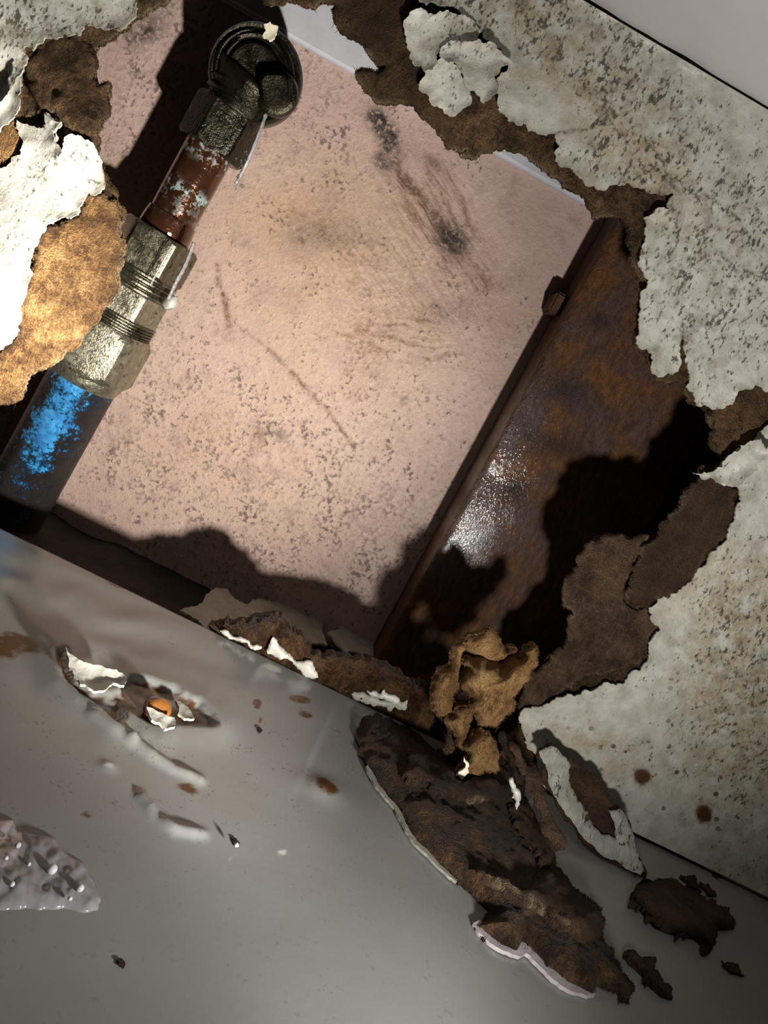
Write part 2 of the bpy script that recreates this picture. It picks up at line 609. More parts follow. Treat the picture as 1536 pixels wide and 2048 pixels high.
def m_wetwood():
    s = NT('wet_stud')
    g = s.noise(2.2, 5, .65, s.stretch((1.3, 1, .5), (0, .5, 0))); n = s.noise(14, 4)
    sp = s.noise(1.1, 3, .7, s.stretch((1, 1, .55), (0, .6, 0)))
    c = s.ramp(n, [(.38, (.085, .048, .040)), (.5, (.085, .042, .026)), (.62, (.135, .055, .014))])
    c = s.mix(s.rng(g, .35, .65, .55, 0.0), c, (.016, .009, .006))
    c = s.mix(s.math('MULTIPLY', s.attr('black'), .85), c, (.012, .009, .010))
    wet = s.attr('wet')
    rough = s.math('SUBTRACT', s.rng(sp, .35, .65, .50, .80), s.math('MULTIPLY', wet, .30))
    s.inp(Base_Color=c, Roughness=rough, Specular_IOR_Level=s.math('ADD', .18, s.math('MULTIPLY', wet, .4)), Coat_Weight=wet, Coat_Roughness=.07)
    s.bump(s.math('ADD', s.math('MULTIPLY', sp, .9), s.math('MULTIPLY', g, .5)), 1.0, .9)
    cb = s.t.nodes.new('ShaderNodeBump'); cb.inputs['Distance'].default_value = .22 * MM
    s.t.links.new(s.noise(1.0, 3, .6, s.stretch((1, 1, .6), (0, .6, 0))), cb.inputs['Height']); s.t.links.new(cb.outputs[0], s.b.inputs['Coat Normal'])
    return s.m


def m_water(name='water', rough=.04, milk=.06, col=(.62, .60, .61), bump=0.0):
    s = NT(name)
    t = s.t
    s.t.nodes.remove(s.b)
    tr = t.nodes.new('ShaderNodeBsdfTransparent'); tr.inputs[0].default_value = (.95, .96, .97, 1)
    gl = t.nodes.new('ShaderNodeBsdfGlossy'); gl.inputs['Roughness'].default_value = rough
    df = t.nodes.new('ShaderNodeBsdfDiffuse'); df.inputs[0].default_value = (*col, 1)
    fr = t.nodes.new('ShaderNodeFresnel'); fr.inputs[0].default_value = 1.45
    m1 = t.nodes.new('ShaderNodeMixShader'); m2 = t.nodes.new('ShaderNodeMixShader')
    m1.inputs[0].default_value = milk
    t.links.new(tr.outputs[0], m1.inputs[1]); t.links.new(df.outputs[0], m1.inputs[2])
    t.links.new(fr.outputs[0], m2.inputs[0]); t.links.new(m1.outputs[0], m2.inputs[1]); t.links.new(gl.outputs[0], m2.inputs[2])
    t.links.new(m2.outputs[0], s.out.inputs[0])
    if bump:
        n = t.nodes.new('ShaderNodeBump'); n.inputs['Distance'].default_value = bump * MM
        t.links.new(s.noise(3.0, 3), n.inputs['Height'])
        t.links.new(n.outputs[0], gl.inputs['Normal']); t.links.new(n.outputs[0], fr.inputs['Normal'])
    return s.m


def m_metal(name, a, b, rough=(.18, .42), metal=.85, size=3, spots=None, bump=.25):
    s = NT(name)
    n = s.noise(size, 5, .65); f = s.noise(.9, 3, .7)
    c = s.ramp(n, [(.3, a), (.68, b)])
    if spots:
        c = s.mix(s.rng(s.noise(1.8, 4, .7), .56, .66), c, spots)
    s.inp(Base_Color=c, Roughness=s.rng(n, .3, .7, rough[0], rough[1]), Metallic=metal)
    s.bump(s.math('ADD', n, f), bump, .5)
    return s.m


def m_copper():
    s = NT('wet_copper')
    n = s.noise(5, 5, .6)
    c = s.ramp(n, [(.3, (.050, .020, .011)), (.7, (.14, .052, .026))])
    ver = s.math('MULTIPLY', s.attr('verdigris'), s.rng(s.noise(2.6, 6, .7), .49, .58), True)
    c = s.mix(ver, c, (.26, .34, .33))
    s.inp(Base_Color=c, Roughness=s.math('ADD', s.math('MULTIPLY', ver, .4), .16), Metallic=s.math('SUBTRACT', .7, s.math('MULTIPLY', ver, .7)), Coat_Weight=.6, Coat_Roughness=.06)
    s.bump(s.math('ADD', s.noise(1.2, 3), s.math('MULTIPLY', ver, .6)), .25, .6)
    return s.m


def m_bluepipe():
    s = NT('blue_stained_pipe')
    n = s.noise(1.7, 7, .8); big = s.noise(8, 4, .6)
    m = s.math('ADD', s.math('MULTIPLY', n, .7), s.math('MULTIPLY', big, .3))
    bl = s.rng(s.math('ADD', m, s.math('MULTIPLY', s.attr('blue'), .20)), .585, .66)
    dk = s.ramp(s.noise(3, 4), [(.3, (.004, .0035, .003)), (.7, (.018, .010, .007))])
    blue = s.ramp(s.noise(5, 5, .7), [(.35, (.015, .13, .34)), (.6, (.05, .34, .72)), (.75, (.16, .50, .86))])
    c = s.mix(bl, dk, blue)
    s.inp(Base_Color=c, Roughness=s.rng(n, .4, .6, .30, .5), Metallic=0.0, Specular_IOR_Level=.35, Coat_Weight=.12, Coat_Roughness=.2)
    s.bump(s.math('ADD', n, s.math('MULTIPLY', bl, .5)), .8, .8)
    return s.m


M = dict(
    paint=m_paint(),
    fibre=m_fibre('board_fibre', (.032, .018, .008), (.13, .073, .034), (.26, .15, .068)),
    fibre_pale=m_fibre('lit_board_fibre', (.075, .034, .012), (.26, .135, .048), (.48, .30, .12), bump=4.5),  # paler fibre with the hot torch light put into its colour
    fibre_wet=m_fibre('wet_board_fibre', (.018, .008, .003), (.062, .029, .011), (.17, .085, .034), wet=.7),
    fibre_lump=m_fibre('pale_lump_fibre', (.16, .075, .022), (.48, .26, .095), (.66, .42, .19)),
    fibre_ridge=m_fibre('soaked_ridge_fibre', (.025, .010, .003), (.095, .042, .013), (.21, .10, .03), wet=1.0),
    fibre_mid=m_fibre('damp_board_fibre', (.050, .026, .014), (.115, .064, .036), (.19, .11, .06), wet=.2),
    spray=m_water('highlight_water', .10, .30), pink=m_pink(), floor=m_floor(), stud=m_wetwood(), water=m_water(),  # spray: white diffuse mixed into the water for the jets' highlights
    white=m_flat('flake_white', (.47, .455, .40), .45, var=.15, size=3, bump=.25),
    white_dull=m_flat('flake_dull', (.27, .26, .215), .6, var=.2, size=5, bump=.3),  # duller white, also paints shade into a shadowed flake and sliver
    cream=m_flat('cream_chip', (.68, .62, .46), .5, var=.15),
    ceiling=m_flat('shelf_white', (.42, .395, .385), .55, var=.08, size=30, bump=.1),
    batten=m_flat('batten_white', (.52, .51, .55), .5, var=.08, size=8, bump=.2),
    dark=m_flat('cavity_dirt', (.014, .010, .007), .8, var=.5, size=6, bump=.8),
    brass_dark=m_metal('tarnished_brass', (.014, .012, .008), (.040, .035, .022), (.16, .42), .8, 4, None, .5),
    brass=m_metal('dull_brass', (.10, .09, .06), (.22, .20, .14), (.20, .42), .85, 3, (.05, .04, .02), .35),
    brass_pale=m_metal('pale_brass', (.20, .18, .125), (.40, .37, .27), (.22, .42), .8, 3, (.10, .08, .05), .5),  # lighter brass tone for the coupling, lowest nut and compound
    copper=m_copper(), bluepipe=m_bluepipe(),
    orange=m_flat('orange_crumb', (.26, .095, .02), .25, var=.3, coat=.6),
    dirt=m_flat('dark_speck', (.02, .014, .01), .5, var=.3, size=1, bump=.3),
)

# ================================================================== the setting
G = 80.0          # depth of the cavity: pink wall at y = 80 mm
H = 189.4         # shelf underside

# ---- floor: glossy white board, wet and blistered


def grid_mesh(u0, u1, v0, v1, s):
    nu = int((u1 - u0) / s) + 1; nv = int((v1 - v0) / s) + 1
    u, v = np.meshgrid(np.linspace(u0, u1, nu), np.linspace(v0, v1, nv))
    idx = np.arange(nu * nv).reshape(nv, nu)
    f = np.stack([idx[:-1, :-1], idx[:-1, 1:], idx[1:, 1:], idx[1:, :-1]], -1).reshape(-1, 4)
    ring = np.concatenate([idx[0, :], idx[1:, -1], idx[-1, -2::-1], idx[-2:0:-1, 0]])
    return u.ravel(), v.ravel(), f, ring


FLOOR_CHIP = [(262, 1362), (300, 1368), (350, 1386), (395, 1410), (418, 1435), (427, 1452), (390, 1454), (352, 1450), (325, 1458), (295, 1448), (270, 1432), (245, 1416), (215, 1402), (240, 1390)]
FLOOR_CRESCENT = [(112, 1308), (127, 1305), (130, 1340), (150, 1368), (185, 1392), (232, 1402), (244, 1440), (230, 1446), (205, 1420), (160, 1388), (128, 1358)]


def build_floor():
    x, y, f, ring = grid_mesh(-190, 270, -260, 0, .72)
    P = np.stack([x, y, x * 0], 1)
    px, py = proj(P)
    h = .18 * fbm(x, y, 55, 3, 2)
    chip = np.maximum(inside(px, py, FLOOR_CHIP) * 1.0, inside(px, py, FLOOR_CRESCENT) * 1.0)
    jag = fbm(px, py, 14, 21, 3) * .6
    cd = np.minimum(seg_dist(px, py, FLOOR_CHIP, True), seg_dist(px, py, FLOOR_CRESCENT, True))
    # lifted skin round the chips, blisters and ridges
    h += 1.2 * np.exp(-(cd / 42) ** 2)
    h += .8 * stroke(px, py, [(185, 1432), (225, 1462), (262, 1482)], 10)
    h += 1.15 * stroke(px, py, [(258, 1482), (300, 1512), (345, 1538), (400, 1560)], 8.5) * (1 + .5 * fbm(px, py, 30, 8, 3))
    h += 1.0 * stroke(px, py, [(282, 1592), (305, 1625), (345, 1658), (405, 1668)], 9.5) * (1 + .8 * fbm(px, py, 24, 5, 3))
    h += .5 * blob(px, py, 215, 1533, 16, 9, 20)
    h += .9 * blob(px, py, 640, 1575, 40, 22, 25)
    h += .35 * blob(px, py, 185, 1120, 200, 70, 26)
    # film of water with soft ripples near the wall edge
    wv = blob(px, py, 230, 1230, 230, 85, 24)
    h += wv * .30 * np.sin((py - .30 * px) / 13.0 + 2.4 * fbm(px, py, 120, 40, 2))
    # shallow overlapped sheet edge
    h -= .45 * sstep(-6, 6, (px - 640) + (py - 1480) * .45) * sstep(120, 40, np.abs(py - 1500)) * 0.6
    sd = np.where(chip > .5, cd, -cd)
    cm = sstep(-9, 5, sd + 5 * fbm(px, py, 16, 44, 2))
    h = h * (1 - cm) + cm * (-.55 + .6 * jag)
    h = h * sstep(0, 6, -y)
    P[:, 2] = h
    br = chip * sstep(-.35, .25, fbm(px, py, 22, 12, 3) + .15)
    for c in [(375, 1577, 24, 11, 22), (652, 1575, 30, 17, 28), (230, 1165, 26, 10, 26), (-5, 1290, 62, 26, 18), (40, 1285, 46, 22, 25),
              (515, 1407, 10, 12, 0), (600, 1398, 26, 9, 10), (612, 1428, 15, 8, 20), (175, 1630, 12, 5, 30), (520, 1440, 5, 6, 0)]:
        br = np.maximum(br, sstep(.40, .62, blob(px, py, *c) + .13 * fbm(px, py, 12, 30, 3)))
    # damp rim close to the torn slab
    br = np.maximum(br, .5 * stroke(px, py, [(1240, 1930), (1180, 1800)], 10))
    sp = np.clip(.75 * blob(px, py, 150, 1530, 230, 150) + .7 * blob(px, py, 560, 1560, 220, 150) + .40, 0, 1)
    wh = np.zeros_like(px)
    for c in [(545, 1335, 22, 8, 20), (605, 1350, 24, 6, 26), (215, 1532, 12, 7, 0), (565, 1705, 10, 6, 20)]:
        wh = np.maximum(wh, .75 * sstep(.40, .7, blob(px, py, *c) + .25 * fbm(px, py, 14, 33, 3)))
    n = len(P)
    Pb = P.copy()[ring]; Pb[:, 2] = -15
    V = np.concatenate([P, Pb])
    r2 = np.arange(n, n + len(ring))
    k = len(ring)
    side = np.stack([ring[(np.arange(k) + 1) % k], ring, r2, r2[(np.arange(k) + 1) % k]], 1)
    z = np.zeros(k)
    at = dict(speck=np.concatenate([sp, z]), brown=np.concatenate([br, z]), white=np.concatenate([wh, z]))
    o = make('floor', V, np.concatenate([f, side]), M['floor'], None, origin=(40, -130, -15), attrs=at)
    return tag(o, 'glossy white wet board with blisters and brown chips', kind='structure')


FLOOR = build_floor()

# ---- shelf above
V, Fc = boxmesh((-190, -260, H), (270, 1.0, H + 16))
CEIL = tag(make('ceiling', V, Fc, M['ceiling'], None, origin=(40, -130, H), smooth=False), 'plain pale shelf underside above the mouldy board', kind='structure')

# ---- pink plaster wall at the back of the cavity


def build_pink():
    x, z, f, ring = grid_mesh(-205, 150, -52, 222, .68)
    P = np.stack([x, x * 0 + G, z], 1)
    px, py = proj(P)
    P[:, 1] += .35 * fbm(x, z, 26, 2, 4)
    warp = 26 * fbm(px, py, 90, 60, 3)
    qx, qy = px + warp, py + 26 * fbm(px, py, 90, 71, 3)
    tan = .85 * blob(qx, qy, 690, 590, 300, 230, 30) + .55 * blob(qx, qy, 560, 420, 160, 120) + .5 * blob(qx, qy, 400, 880, 330, 200, 20) + .4 * blob(qx, qy, 560, 1000, 250, 130, 20)
    tan -= .7 * blob(qx, qy, 1040, 430, 120, 110)
    # wiped streaks: noise drawn out along the wiping direction
    def drawn(deg, a, b, sd):
        c_, s_ = math.cos(math.radians(deg)), math.sin(math.radians(deg))
        u = qx * c_ + qy * s_; v = -qx * s_ + qy * c_
        return vnoise(u / a, v / b, sd) * .6 + vnoise(u / (a * .5), v / (b * .45), sd + 3) * .4
    stk = drawn(56, 80, 9, 9); hz = drawn(8, 70, 6, 29)
    arc = blob(qx, qy, 860, 430, 130, 48, 57) + .8 * stroke(px, py, [(770, 320), (850, 410), (915, 495), (925, 520)], 24)
    arc += .5 * stroke(qx, qy, [(850, 330), (930, 410), (975, 490), (965, 555), (890, 545)], 16)
    c56, s56 = math.cos(math.radians(56)), math.sin(math.radians(56))
    hx, hy = px + warp * .35, py + warp * .3
    su = (hx * c56 + hy * s56) / 60.0; sv = (-hx * s56 + hy * c56) / 7.0
    smear = 1.0 * arc * sstep(.25, .55, vnoise(px / 30, py / 30, 88)) + .42 * blob(qx, qy, 800, 560, 170, 110, 30)
    brown = np.clip(arc, 0, 1) * (.35 + .65 * sstep(.36, .62, stk)) * .8
    brown += .55 * stroke(px, py, [(770, 650), (880, 640)], 8) * sstep(.4, .6, hz) + .75 * blob(px, py, 840, 700, 90, 24, 10) * sstep(.44, .6, hz)
    brown += .8 * blob(qx, qy, 735, 675, 42, 30) * sstep(.3, .6, vnoise(px / 14, py / 14, 6)) + .3 * blob(qx, qy, 660, 380, 40, 60) + .3 * blob(qx, qy, 1010, 560, 40, 20) + .35 * blob(qx, qy, 640, 455, 90, 26, 25)
    brown += .32 * blob(qx, qy, 780, 570, 170, 110, 10) * sstep(.42, .68, hz) + .28 * sstep(.1, .5, fbm(px, py, 120, 92, 4)) * blob(px, py, 700, 600, 400, 330)
    brk = .35 + .65 * sstep(.3, .6, vnoise(px / 16, py / 16, 57))
    brown += .38 * blob(qx, qy, 850, 520, 150, 200, 0) * (.4 + .6 * sstep(.35, .65, stk)) + .25 * blob(qx, qy, 600, 450, 120, 90)
    brown += brk * 1.6 * stroke(px, py, [(434, 530), (440, 570), (452, 610), (458, 652)], 5.5) + brk * 1.3 * stroke(qx * .2 + px * .8, qy * .2 + py * .8, [(488, 662), (545, 708), (600, 765), (650, 815), (712, 897)], 4.0)
    brown += .5 * stroke(px, py, [(520, 860), (500, 930), (495, 960)], 13) * sstep(.4, .6, vnoise(px / 12, py / 12, 4)) + .6 * blob(px, py, 520, 872, 22, 26)
    black = 1.6 * stroke(px, py, [(752, 235), (778, 272), (785, 318), (770, 320)], 19) + 1.5 * blob(px, py, 905, 482, 34, 26, 40) + .5 * blob(px, py, 862, 320, 30, 14, 30)
    black += .55 * stroke(px, py, [(800, 360), (890, 450)], 18) * sstep(.4, .6, stk) + .9 * blob(px, py, 870, 612, 9, 6) + .45 * blob(px, py, 905, 625, 40, 26) + .5 * blob(px, py, 600, 480, 12, 8) + .35 * blob(px, py, 640, 470, 90, 34)
    black += .55 * blob(px, py, 300, 45, 45, 26, -30) + .7 * blob(px, py, 562, 872, 13, 10) + .6 * blob(px, py, 810, 800, 8, 10) + .6 * blob(px, py, 290, 70, 40, 20, -20)
    sp = .50 + .75 * blob(px, py, 300, 160, 190, 200) + .45 * blob(px, py, 640, 240, 170, 130) + .75 * blob(px, py, 400, 900, 340, 180, 25) + .7 * blob(px, py, 650, 1060, 240, 120, 20)
    sp -= .5 * blob(px, py, 1040, 430, 150, 110)
    c = lambda a: np.clip(a, 0, 1)
    n = len(P); k = len(ring)
    Pb = P[ring].copy(); Pb[:, 1] = G + 12
    r2 = np.arange(n, n + k)
    side = np.stack([ring[(np.arange(k) + 1) % k], ring, r2, r2[(np.arange(k) + 1) % k]], 1)
    zz = np.zeros(k)
    at = {a: np.concatenate([c(b), zz]) for a, b in dict(tan=tan, brown=brown, black=black, speck=sp, smear=smear).items()}
    at['su'] = np.concatenate([su, zz]); at['sv'] = np.concatenate([sv, zz])
    o = make('wall_back', np.concatenate([P, Pb]), np.concatenate([f, side]), M['pink'], None, origin=(0, G, -60), attrs=at)
    return tag(o, 'stained pink plaster wall at the back of the hole', kind='structure')


WALL_BACK = build_pink()

_rs = np.random.RandomState(21)
Vd, Fd = [], []
while len(Vd) < 330 * 13:
    a = _rs.uniform(100, 800); b = _rs.uniform(520, 1190)
    if _rs.rand() > math.exp(-((a - 380) / 260) ** 2 - ((b - 900) / 230) ** 2) + .12:
        continue
    c0 = at_y([a], [b], [G - .15])[0]
    R = _rs.uniform(.22, .52); e = _rs.uniform(.8, 1.8)
    k0 = len(Vd)
    for ring_r, yy in ((1.0, .1), (.72, -.38)):
        for q in range(6):
            Vd.append((c0[0] + R * ring_r * math.cos(q * math.pi / 3), c0[1] + yy * R, c0[2] + R * e * ring_r * math.sin(q * math.pi / 3)))
    Vd.append((c0[0], c0[1] - .55 * R, c0[2]))
    for q in range(6):
        q2 = (q + 1) % 6
        Fd += [(k0 + q, k0 + q2, k0 + 6 + q2), (k0 + q, k0 + 6 + q2, k0 + 6 + q), (k0 + 6 + q, k0 + 6 + q2, k0 + 12)]
o = make('water_droplets', Vd, Fd, m_water('droplet_water', .16, .10), WALL_BACK)
o['kind'] = 'stuff'

# ---- white batten above the pink plaster, seen through the top of the hole
bz = at_y([573, 706], [80, 148], G)[:, 2].mean()
V, Fc = boxmesh((-200, G - 3.5, bz), (190, G + 1, bz + 40))
o = make('trim_1', V, Fc, M['batten'], None, smooth=False)
bm = bmesh.new(); bm.from_mesh(o.data)
bmesh.ops.bevel(bm, geom=bm.edges[:], offset=1.2 * MM, segments=3, affect='EDGES'); bm.to_mesh(o.data); bm.free()
tag(o, 'white batten above the pink plaster', kind='structure')

# ---- dark cavity bottom behind the floor edge
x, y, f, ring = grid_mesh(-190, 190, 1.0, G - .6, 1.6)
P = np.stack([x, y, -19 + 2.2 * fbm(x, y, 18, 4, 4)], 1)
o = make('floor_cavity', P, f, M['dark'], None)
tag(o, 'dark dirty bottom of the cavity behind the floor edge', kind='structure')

# ---- the torn board: fibre core with a skin of mouldy paint
HOLE = [(330, 8), (295, 30), (270, 40), (255, 60), (232, 70), (212, 82), (196, 90), (190, 102), (193, 118), (188, 140), (186, 150), (195, 170), (203, 182), (213, 178), (221, 165),
        (222, 188), (218, 215), (208, 240), (193, 262), (196, 290), (203, 320), (208, 345), (213, 362), (228, 375), (232, 395), (240, 410), (247, 440), (238, 455), (246, 475),
        (247, 500), (243, 525), (235, 560), (218, 595), (200, 620), (180, 650), (165, 670), (145, 690), (132, 703), (118, 715), (105, 722), (90, 735), (70, 745), (55, 752), (48, 765),
        (47, 785), (40, 795), (25, 802), (10, 808), (-10, 818), (-70, 850), (-110, 910), (-110, 1000), (0, 1054), (175, 1139), (350, 1224), (500, 1296), (640, 1364), (806, 1445), (900, 1490), (985, 1531),
        (1020, 1475), (1037, 1421), (1048, 1370), (1088, 1333), (1128, 1300), (1135, 1260), (1148, 1231), (1128, 1213), (1137, 1154), (1165, 1106), (1183, 1083), (1205, 1075),
        (1242, 1070), (1297, 1070), (1322, 1062), (1340, 1030), (1370, 982), (1403, 956), (1406, 931), (1432, 938), (1450, 920), (1436, 905), (1421, 879), (1428, 861), (1414, 824),
        (1403, 815), (1384, 808), (1370, 790), (1364, 775), (1330, 768), (1312, 760), (1304, 735), (1292, 712), (1266, 690), (1270, 660), (1274, 610), (1284, 577), (1270, 540),
        (1262, 500), (1255, 455), (1240, 436), (1184, 436), (1171, 397), (1125, 376), (1103, 354), (1070, 327), (1027, 305), (994, 297), (983, 305), (929, 316), (918, 305), (934, 299), (891, 297),
        (880, 272), (858, 245), (836, 223), (782, 207), (744, 196), (722, 169), (711, 147), (754, 142), (765, 135), (733, 103), (716, 82), (690, 68), (667, 27), (671, 8), (610, 14), (560, 8), (525, -4),
        (500, -30), (440, -40), (370, -24)]
# world rectangle of the board in picture coordinates
_c = np.array([(-190, 0, .7), (255, 0, .7), (255, 0, H - .6), (-190, 0, H - .6)])
_px, _py = proj(_c)
RECT = list(zip(_px, _py))
edge_floor = lambda t: (RECT[0][0] + (RECT[1][0] - RECT[0][0]) * t, RECT[0][1] + (RECT[1][1] - RECT[0][1]) * t)
# the hole reaches the floor: cut the outline open there
i0 = HOLE.index((-110, 1000)); i1 = HOLE.index((985, 1531))


def on_base(pt):
    a = np.array(RECT[0]); b = np.array(RECT[1]); d = b - a
    t = ((np.array(pt) - a) @ d) / (d @ d)
    return tuple(a + d * t)


BOARD = [RECT[0], on_base((-110, 1000))] + HOLE[i0 - 1::-1] + HOLE[:i1 - 1:-1][:0] + HOLE[:i1 - 1:-1] + [on_base((985, 1531)), RECT[1], RECT[2], RECT[3]]


def board_y(px, py):
    y = -13.0 * blob(px, py, 40, 560, 165, 260, 20)          # bowed towards the room on the left
    y += -5.0 * blob(px, py, 150, 250, 80, 90)
    y += -3.0 * blob(px, py, 1210, 1240, 80, 130, -20)
    y += -2.0 * blob(px, py, 1000, 200, 130, 70, 28)
    y += 2.5 * blob(px, py, 1370, 1060, 60, 110, 30)
    return y


def core_front(px, py, d):
    n = .95 * fbm(px, py, 46, 11, 5, .6) + .55 * np.abs(fbm(px, py, 22, 14, 3)) + .55 * fbm(px, py, 14, 19, 2, .8)
    step = .55 * np.floor(2.2 * (fbm(px, py, 120, 18, 3) + .5))
    y = board_y(px, py) + 1.3 + n - step * .8 + 2.6 * np.exp(-d / 9.0)
    return at_y(px, py, y)


def core_back(px, py, d, Pf):
    Q = Pf.copy(); Q[:, 1] += 5.0 * (1 - .75 * np.exp(-d / 14.0)); return Q


def core_attr(px, py, d):  # tone also paints shadow into the upper-left hollow and upper-right corner
    tone = .75 * blob(px, py, 800, 150, 130, 190, -35) + .8 * blob(px, py, 140, 115, 62, 30, 12) + .95 * blob(px, py, 1385, 1075, 62, 130, 32) + .8 * blob(px, py, 730, 40, 60, 60) + 1.2 * blob(px, py, 795, 12, 40, 32)
    tone += .6 * blob(px, py, 60, 210, 26, 40) + .5 * blob(px, py, 165, 180, 26, 50, -30) + .5 * blob(px, py, 1300, 410, 34, 26) + .55 * stroke(px, py, [(1080, 1400), (1180, 1365), (1280, 1340)], 13) + .4 * blob(px, py, 160, 560, 40, 60)
    tone += .5 * blob(px, py, 1500, 800, 30, 24) + .3 * fbm(px, py, 60, 31, 3)
    pale = .55 * np.exp(-d / 3.5) * sstep(-.1, .4, fbm(px, py, 40, 77, 2))
    return dict(tone=np.clip(tone, 0, 1), pale=np.clip(pale, 0, .6))


STR = [(RECT[0], RECT[1]), (RECT[1], RECT[2]), (RECT[2], RECT[3]), (RECT[3], RECT[0])]
RAG = frac(BOARD, .24, 5, seed=4, straight=STR)
WALL = sheet('wall_front', RAG, core_front, core_back, M['fibre'], step=7.0, attrs=core_attr)
tag(WALL, 'torn brown fibre board with a big ragged hole', kind='structure')
fuzz(WALL, M['fibre'], LAST[0], LAST[1], 2600, .5, 1.7, .05, 5)

PAINT_RIGHT = [(836, -120), (838, 2), (890, 14), (936, 34), (962, 62), (975, 80), (1003, 98), (1021, 124), (992, 158), (993, 185), (999, 223), (1016, 240), (1048, 245), (1076, 267), (1111, 267), (1111, 321),
               (1146, 338), (1168, 365), (1209, 381), (1223, 370), (1288, 376), (1315, 387), (1348, 381), (1337, 419), (1288, 436), (1285, 490), (1288, 544), (1293, 577), (1281, 606), (1279, 659),
               (1272, 687), (1303, 707), (1317, 755), (1346, 750), (1361, 731), (1364, 678), (1368, 679), (1376, 735), (1373, 774), (1389, 802), (1404, 812), (1465, 810), (1476, 784), (1513, 770), (1536, 784),
               (1590, 800), (1590, 845), (1536, 850), (1513, 876), (1476, 898), (1454, 920), (1432, 945), (1472, 971), (1480, 982), (1472, 1022), (1458, 1066), (1421, 1106), (1399, 1136), (1384, 1161),
               (1351, 1187), (1315, 1198), (1297, 1216), (1322, 1260), (1297, 1286), (1282, 1341), (1256, 1355), (1205, 1370), (1146, 1392), (1103, 1403), (1084, 1414), (1040, 1429), (1048, 1470), (1075, 1520), on_base((1105, 1590)),
               RECT[1], RECT[2], (RECT[3][0] * .63 + RECT[2][0] * .37, RECT[3][1] * .63 + RECT[2][1] * .37)]


def paint_front(curl, seed=0):
    def g(px, py, d):
        y = board_y(px, py) + .12 * fbm(px, py, 30, 50 + seed, 4)
        lift = np.exp(-d / 15.0) * (.35 + .9 * sstep(-.3, .5, fbm(px, py, 60, 90 + seed, 2)))
        return at_y(px, py, y - .35 - curl * lift)
    return g


def thick(t, ax=1):
    def g(px, py, d, Pf):
        Q = Pf.copy(); Q[:, ax] += t if ax == 1 else -t; return Q
    return g


def paint_attr(px, py, d):
    band = .95 * stroke(px, py, [(1020, -40), (1120, 60), (1240, 150), (1330, 290), (1420, 420), (1536, 560)], 115)
    mold_shade = .34 + band + .55 * blob(px, py, 1400, 620, 150, 170) + .65 * blob(px, py, 1490, 1350, 140, 330) + .85 * blob(px, py, 80, 40, 260, 70)
    mold_shade += .75 * blob(px, py, 1195, 110, 60, 40, 30) + .55 * blob(px, py, 1180, 320, 60, 40) + .30 * blob(px, py, 900, 130, 80, 80) + .9 * blob(px, py, 40, 150, 60, 90) + .75 * blob(px, py, 950, 10, 120, 40, 20)  # besides mould, darkens the far-left strip to paint a fold's shadow
    mold_shade += .65 * blob(px, py, 75, 350, 34, 50) + .5 * blob(px, py, 150, 300, 40, 30)
    mold_shade *= 1 - .45 * blob(px, py, 1080, 200, 90, 60, 30)
    yel = .9 * stroke(px, py, [(1030, -20), (1130, 110), (1230, 230), (1290, 330)], 95) + 1.2 * blob(px, py, 1490, 1450, 130, 200) + 1.2 * blob(px, py, 1450, 1170, 120, 75, 20) + .9 * blob(px, py, 1190, 1500, 120, 50, 15) + .8 * blob(px, py, 1430, 1340, 60, 60) + .35 * blob(px, py, 1420, 440, 100, 100)
    yel += .35 * np.exp(-d / 5)
    dots = blob(px, py, 1290, 1530, 170, 110, 25) + .7 * blob(px, py, 1480, 1640, 160, 80, 30) + .5 * blob(px, py, 1400, 1300, 130, 150) + .5 * blob(px, py, 1380, 560, 130, 150)
    wob = 5 * fbm(px, py, 24, 7, 2)
    crack = 0
    for pts in [[(1180, 255), (1215, 245), (1245, 270), (1270, 262)], [(1365, 640), (1366, 690)], [(1440, 505), (1470, 540), (1510, 548), (1536, 560)], [(1110, 268), (1160, 262), (1215, 238)],
                [(1300, 330), (1360, 385), (1420, 395), (1480, 440)], [(1290, 280), (1330, 330)], [(122, 306), (140, 310), (160, 330)], [(180, 360), (195, 368), (208, 368)], [(115, 300), (112, 340)]]:
        crack = np.maximum(crack, .95 * np.exp(-(seg_dist(px + wob, py + wob, pts) / 3.2) ** 2)) if not np.isscalar(crack) else .95 * np.exp(-(seg_dist(px + wob, py + wob, pts) / 3.2) ** 2)
    rust = np.maximum(sstep(.4, .65, blob(px, py, 1284, 1554, 22, 20) + .1 * fbm(px, py, 14, 3, 3)), sstep(.4, .65, blob(px, py, 1408, 1628, 20, 24, -30) + .1 * fbm(px, py, 14, 5, 3)))
    k = lambda a: np.clip(a, 0, 1)
    return dict(mold_shade=k(mold_shade), yellow=k(yel), dots=k(dots), crack=k(crack), rust=k(rust))


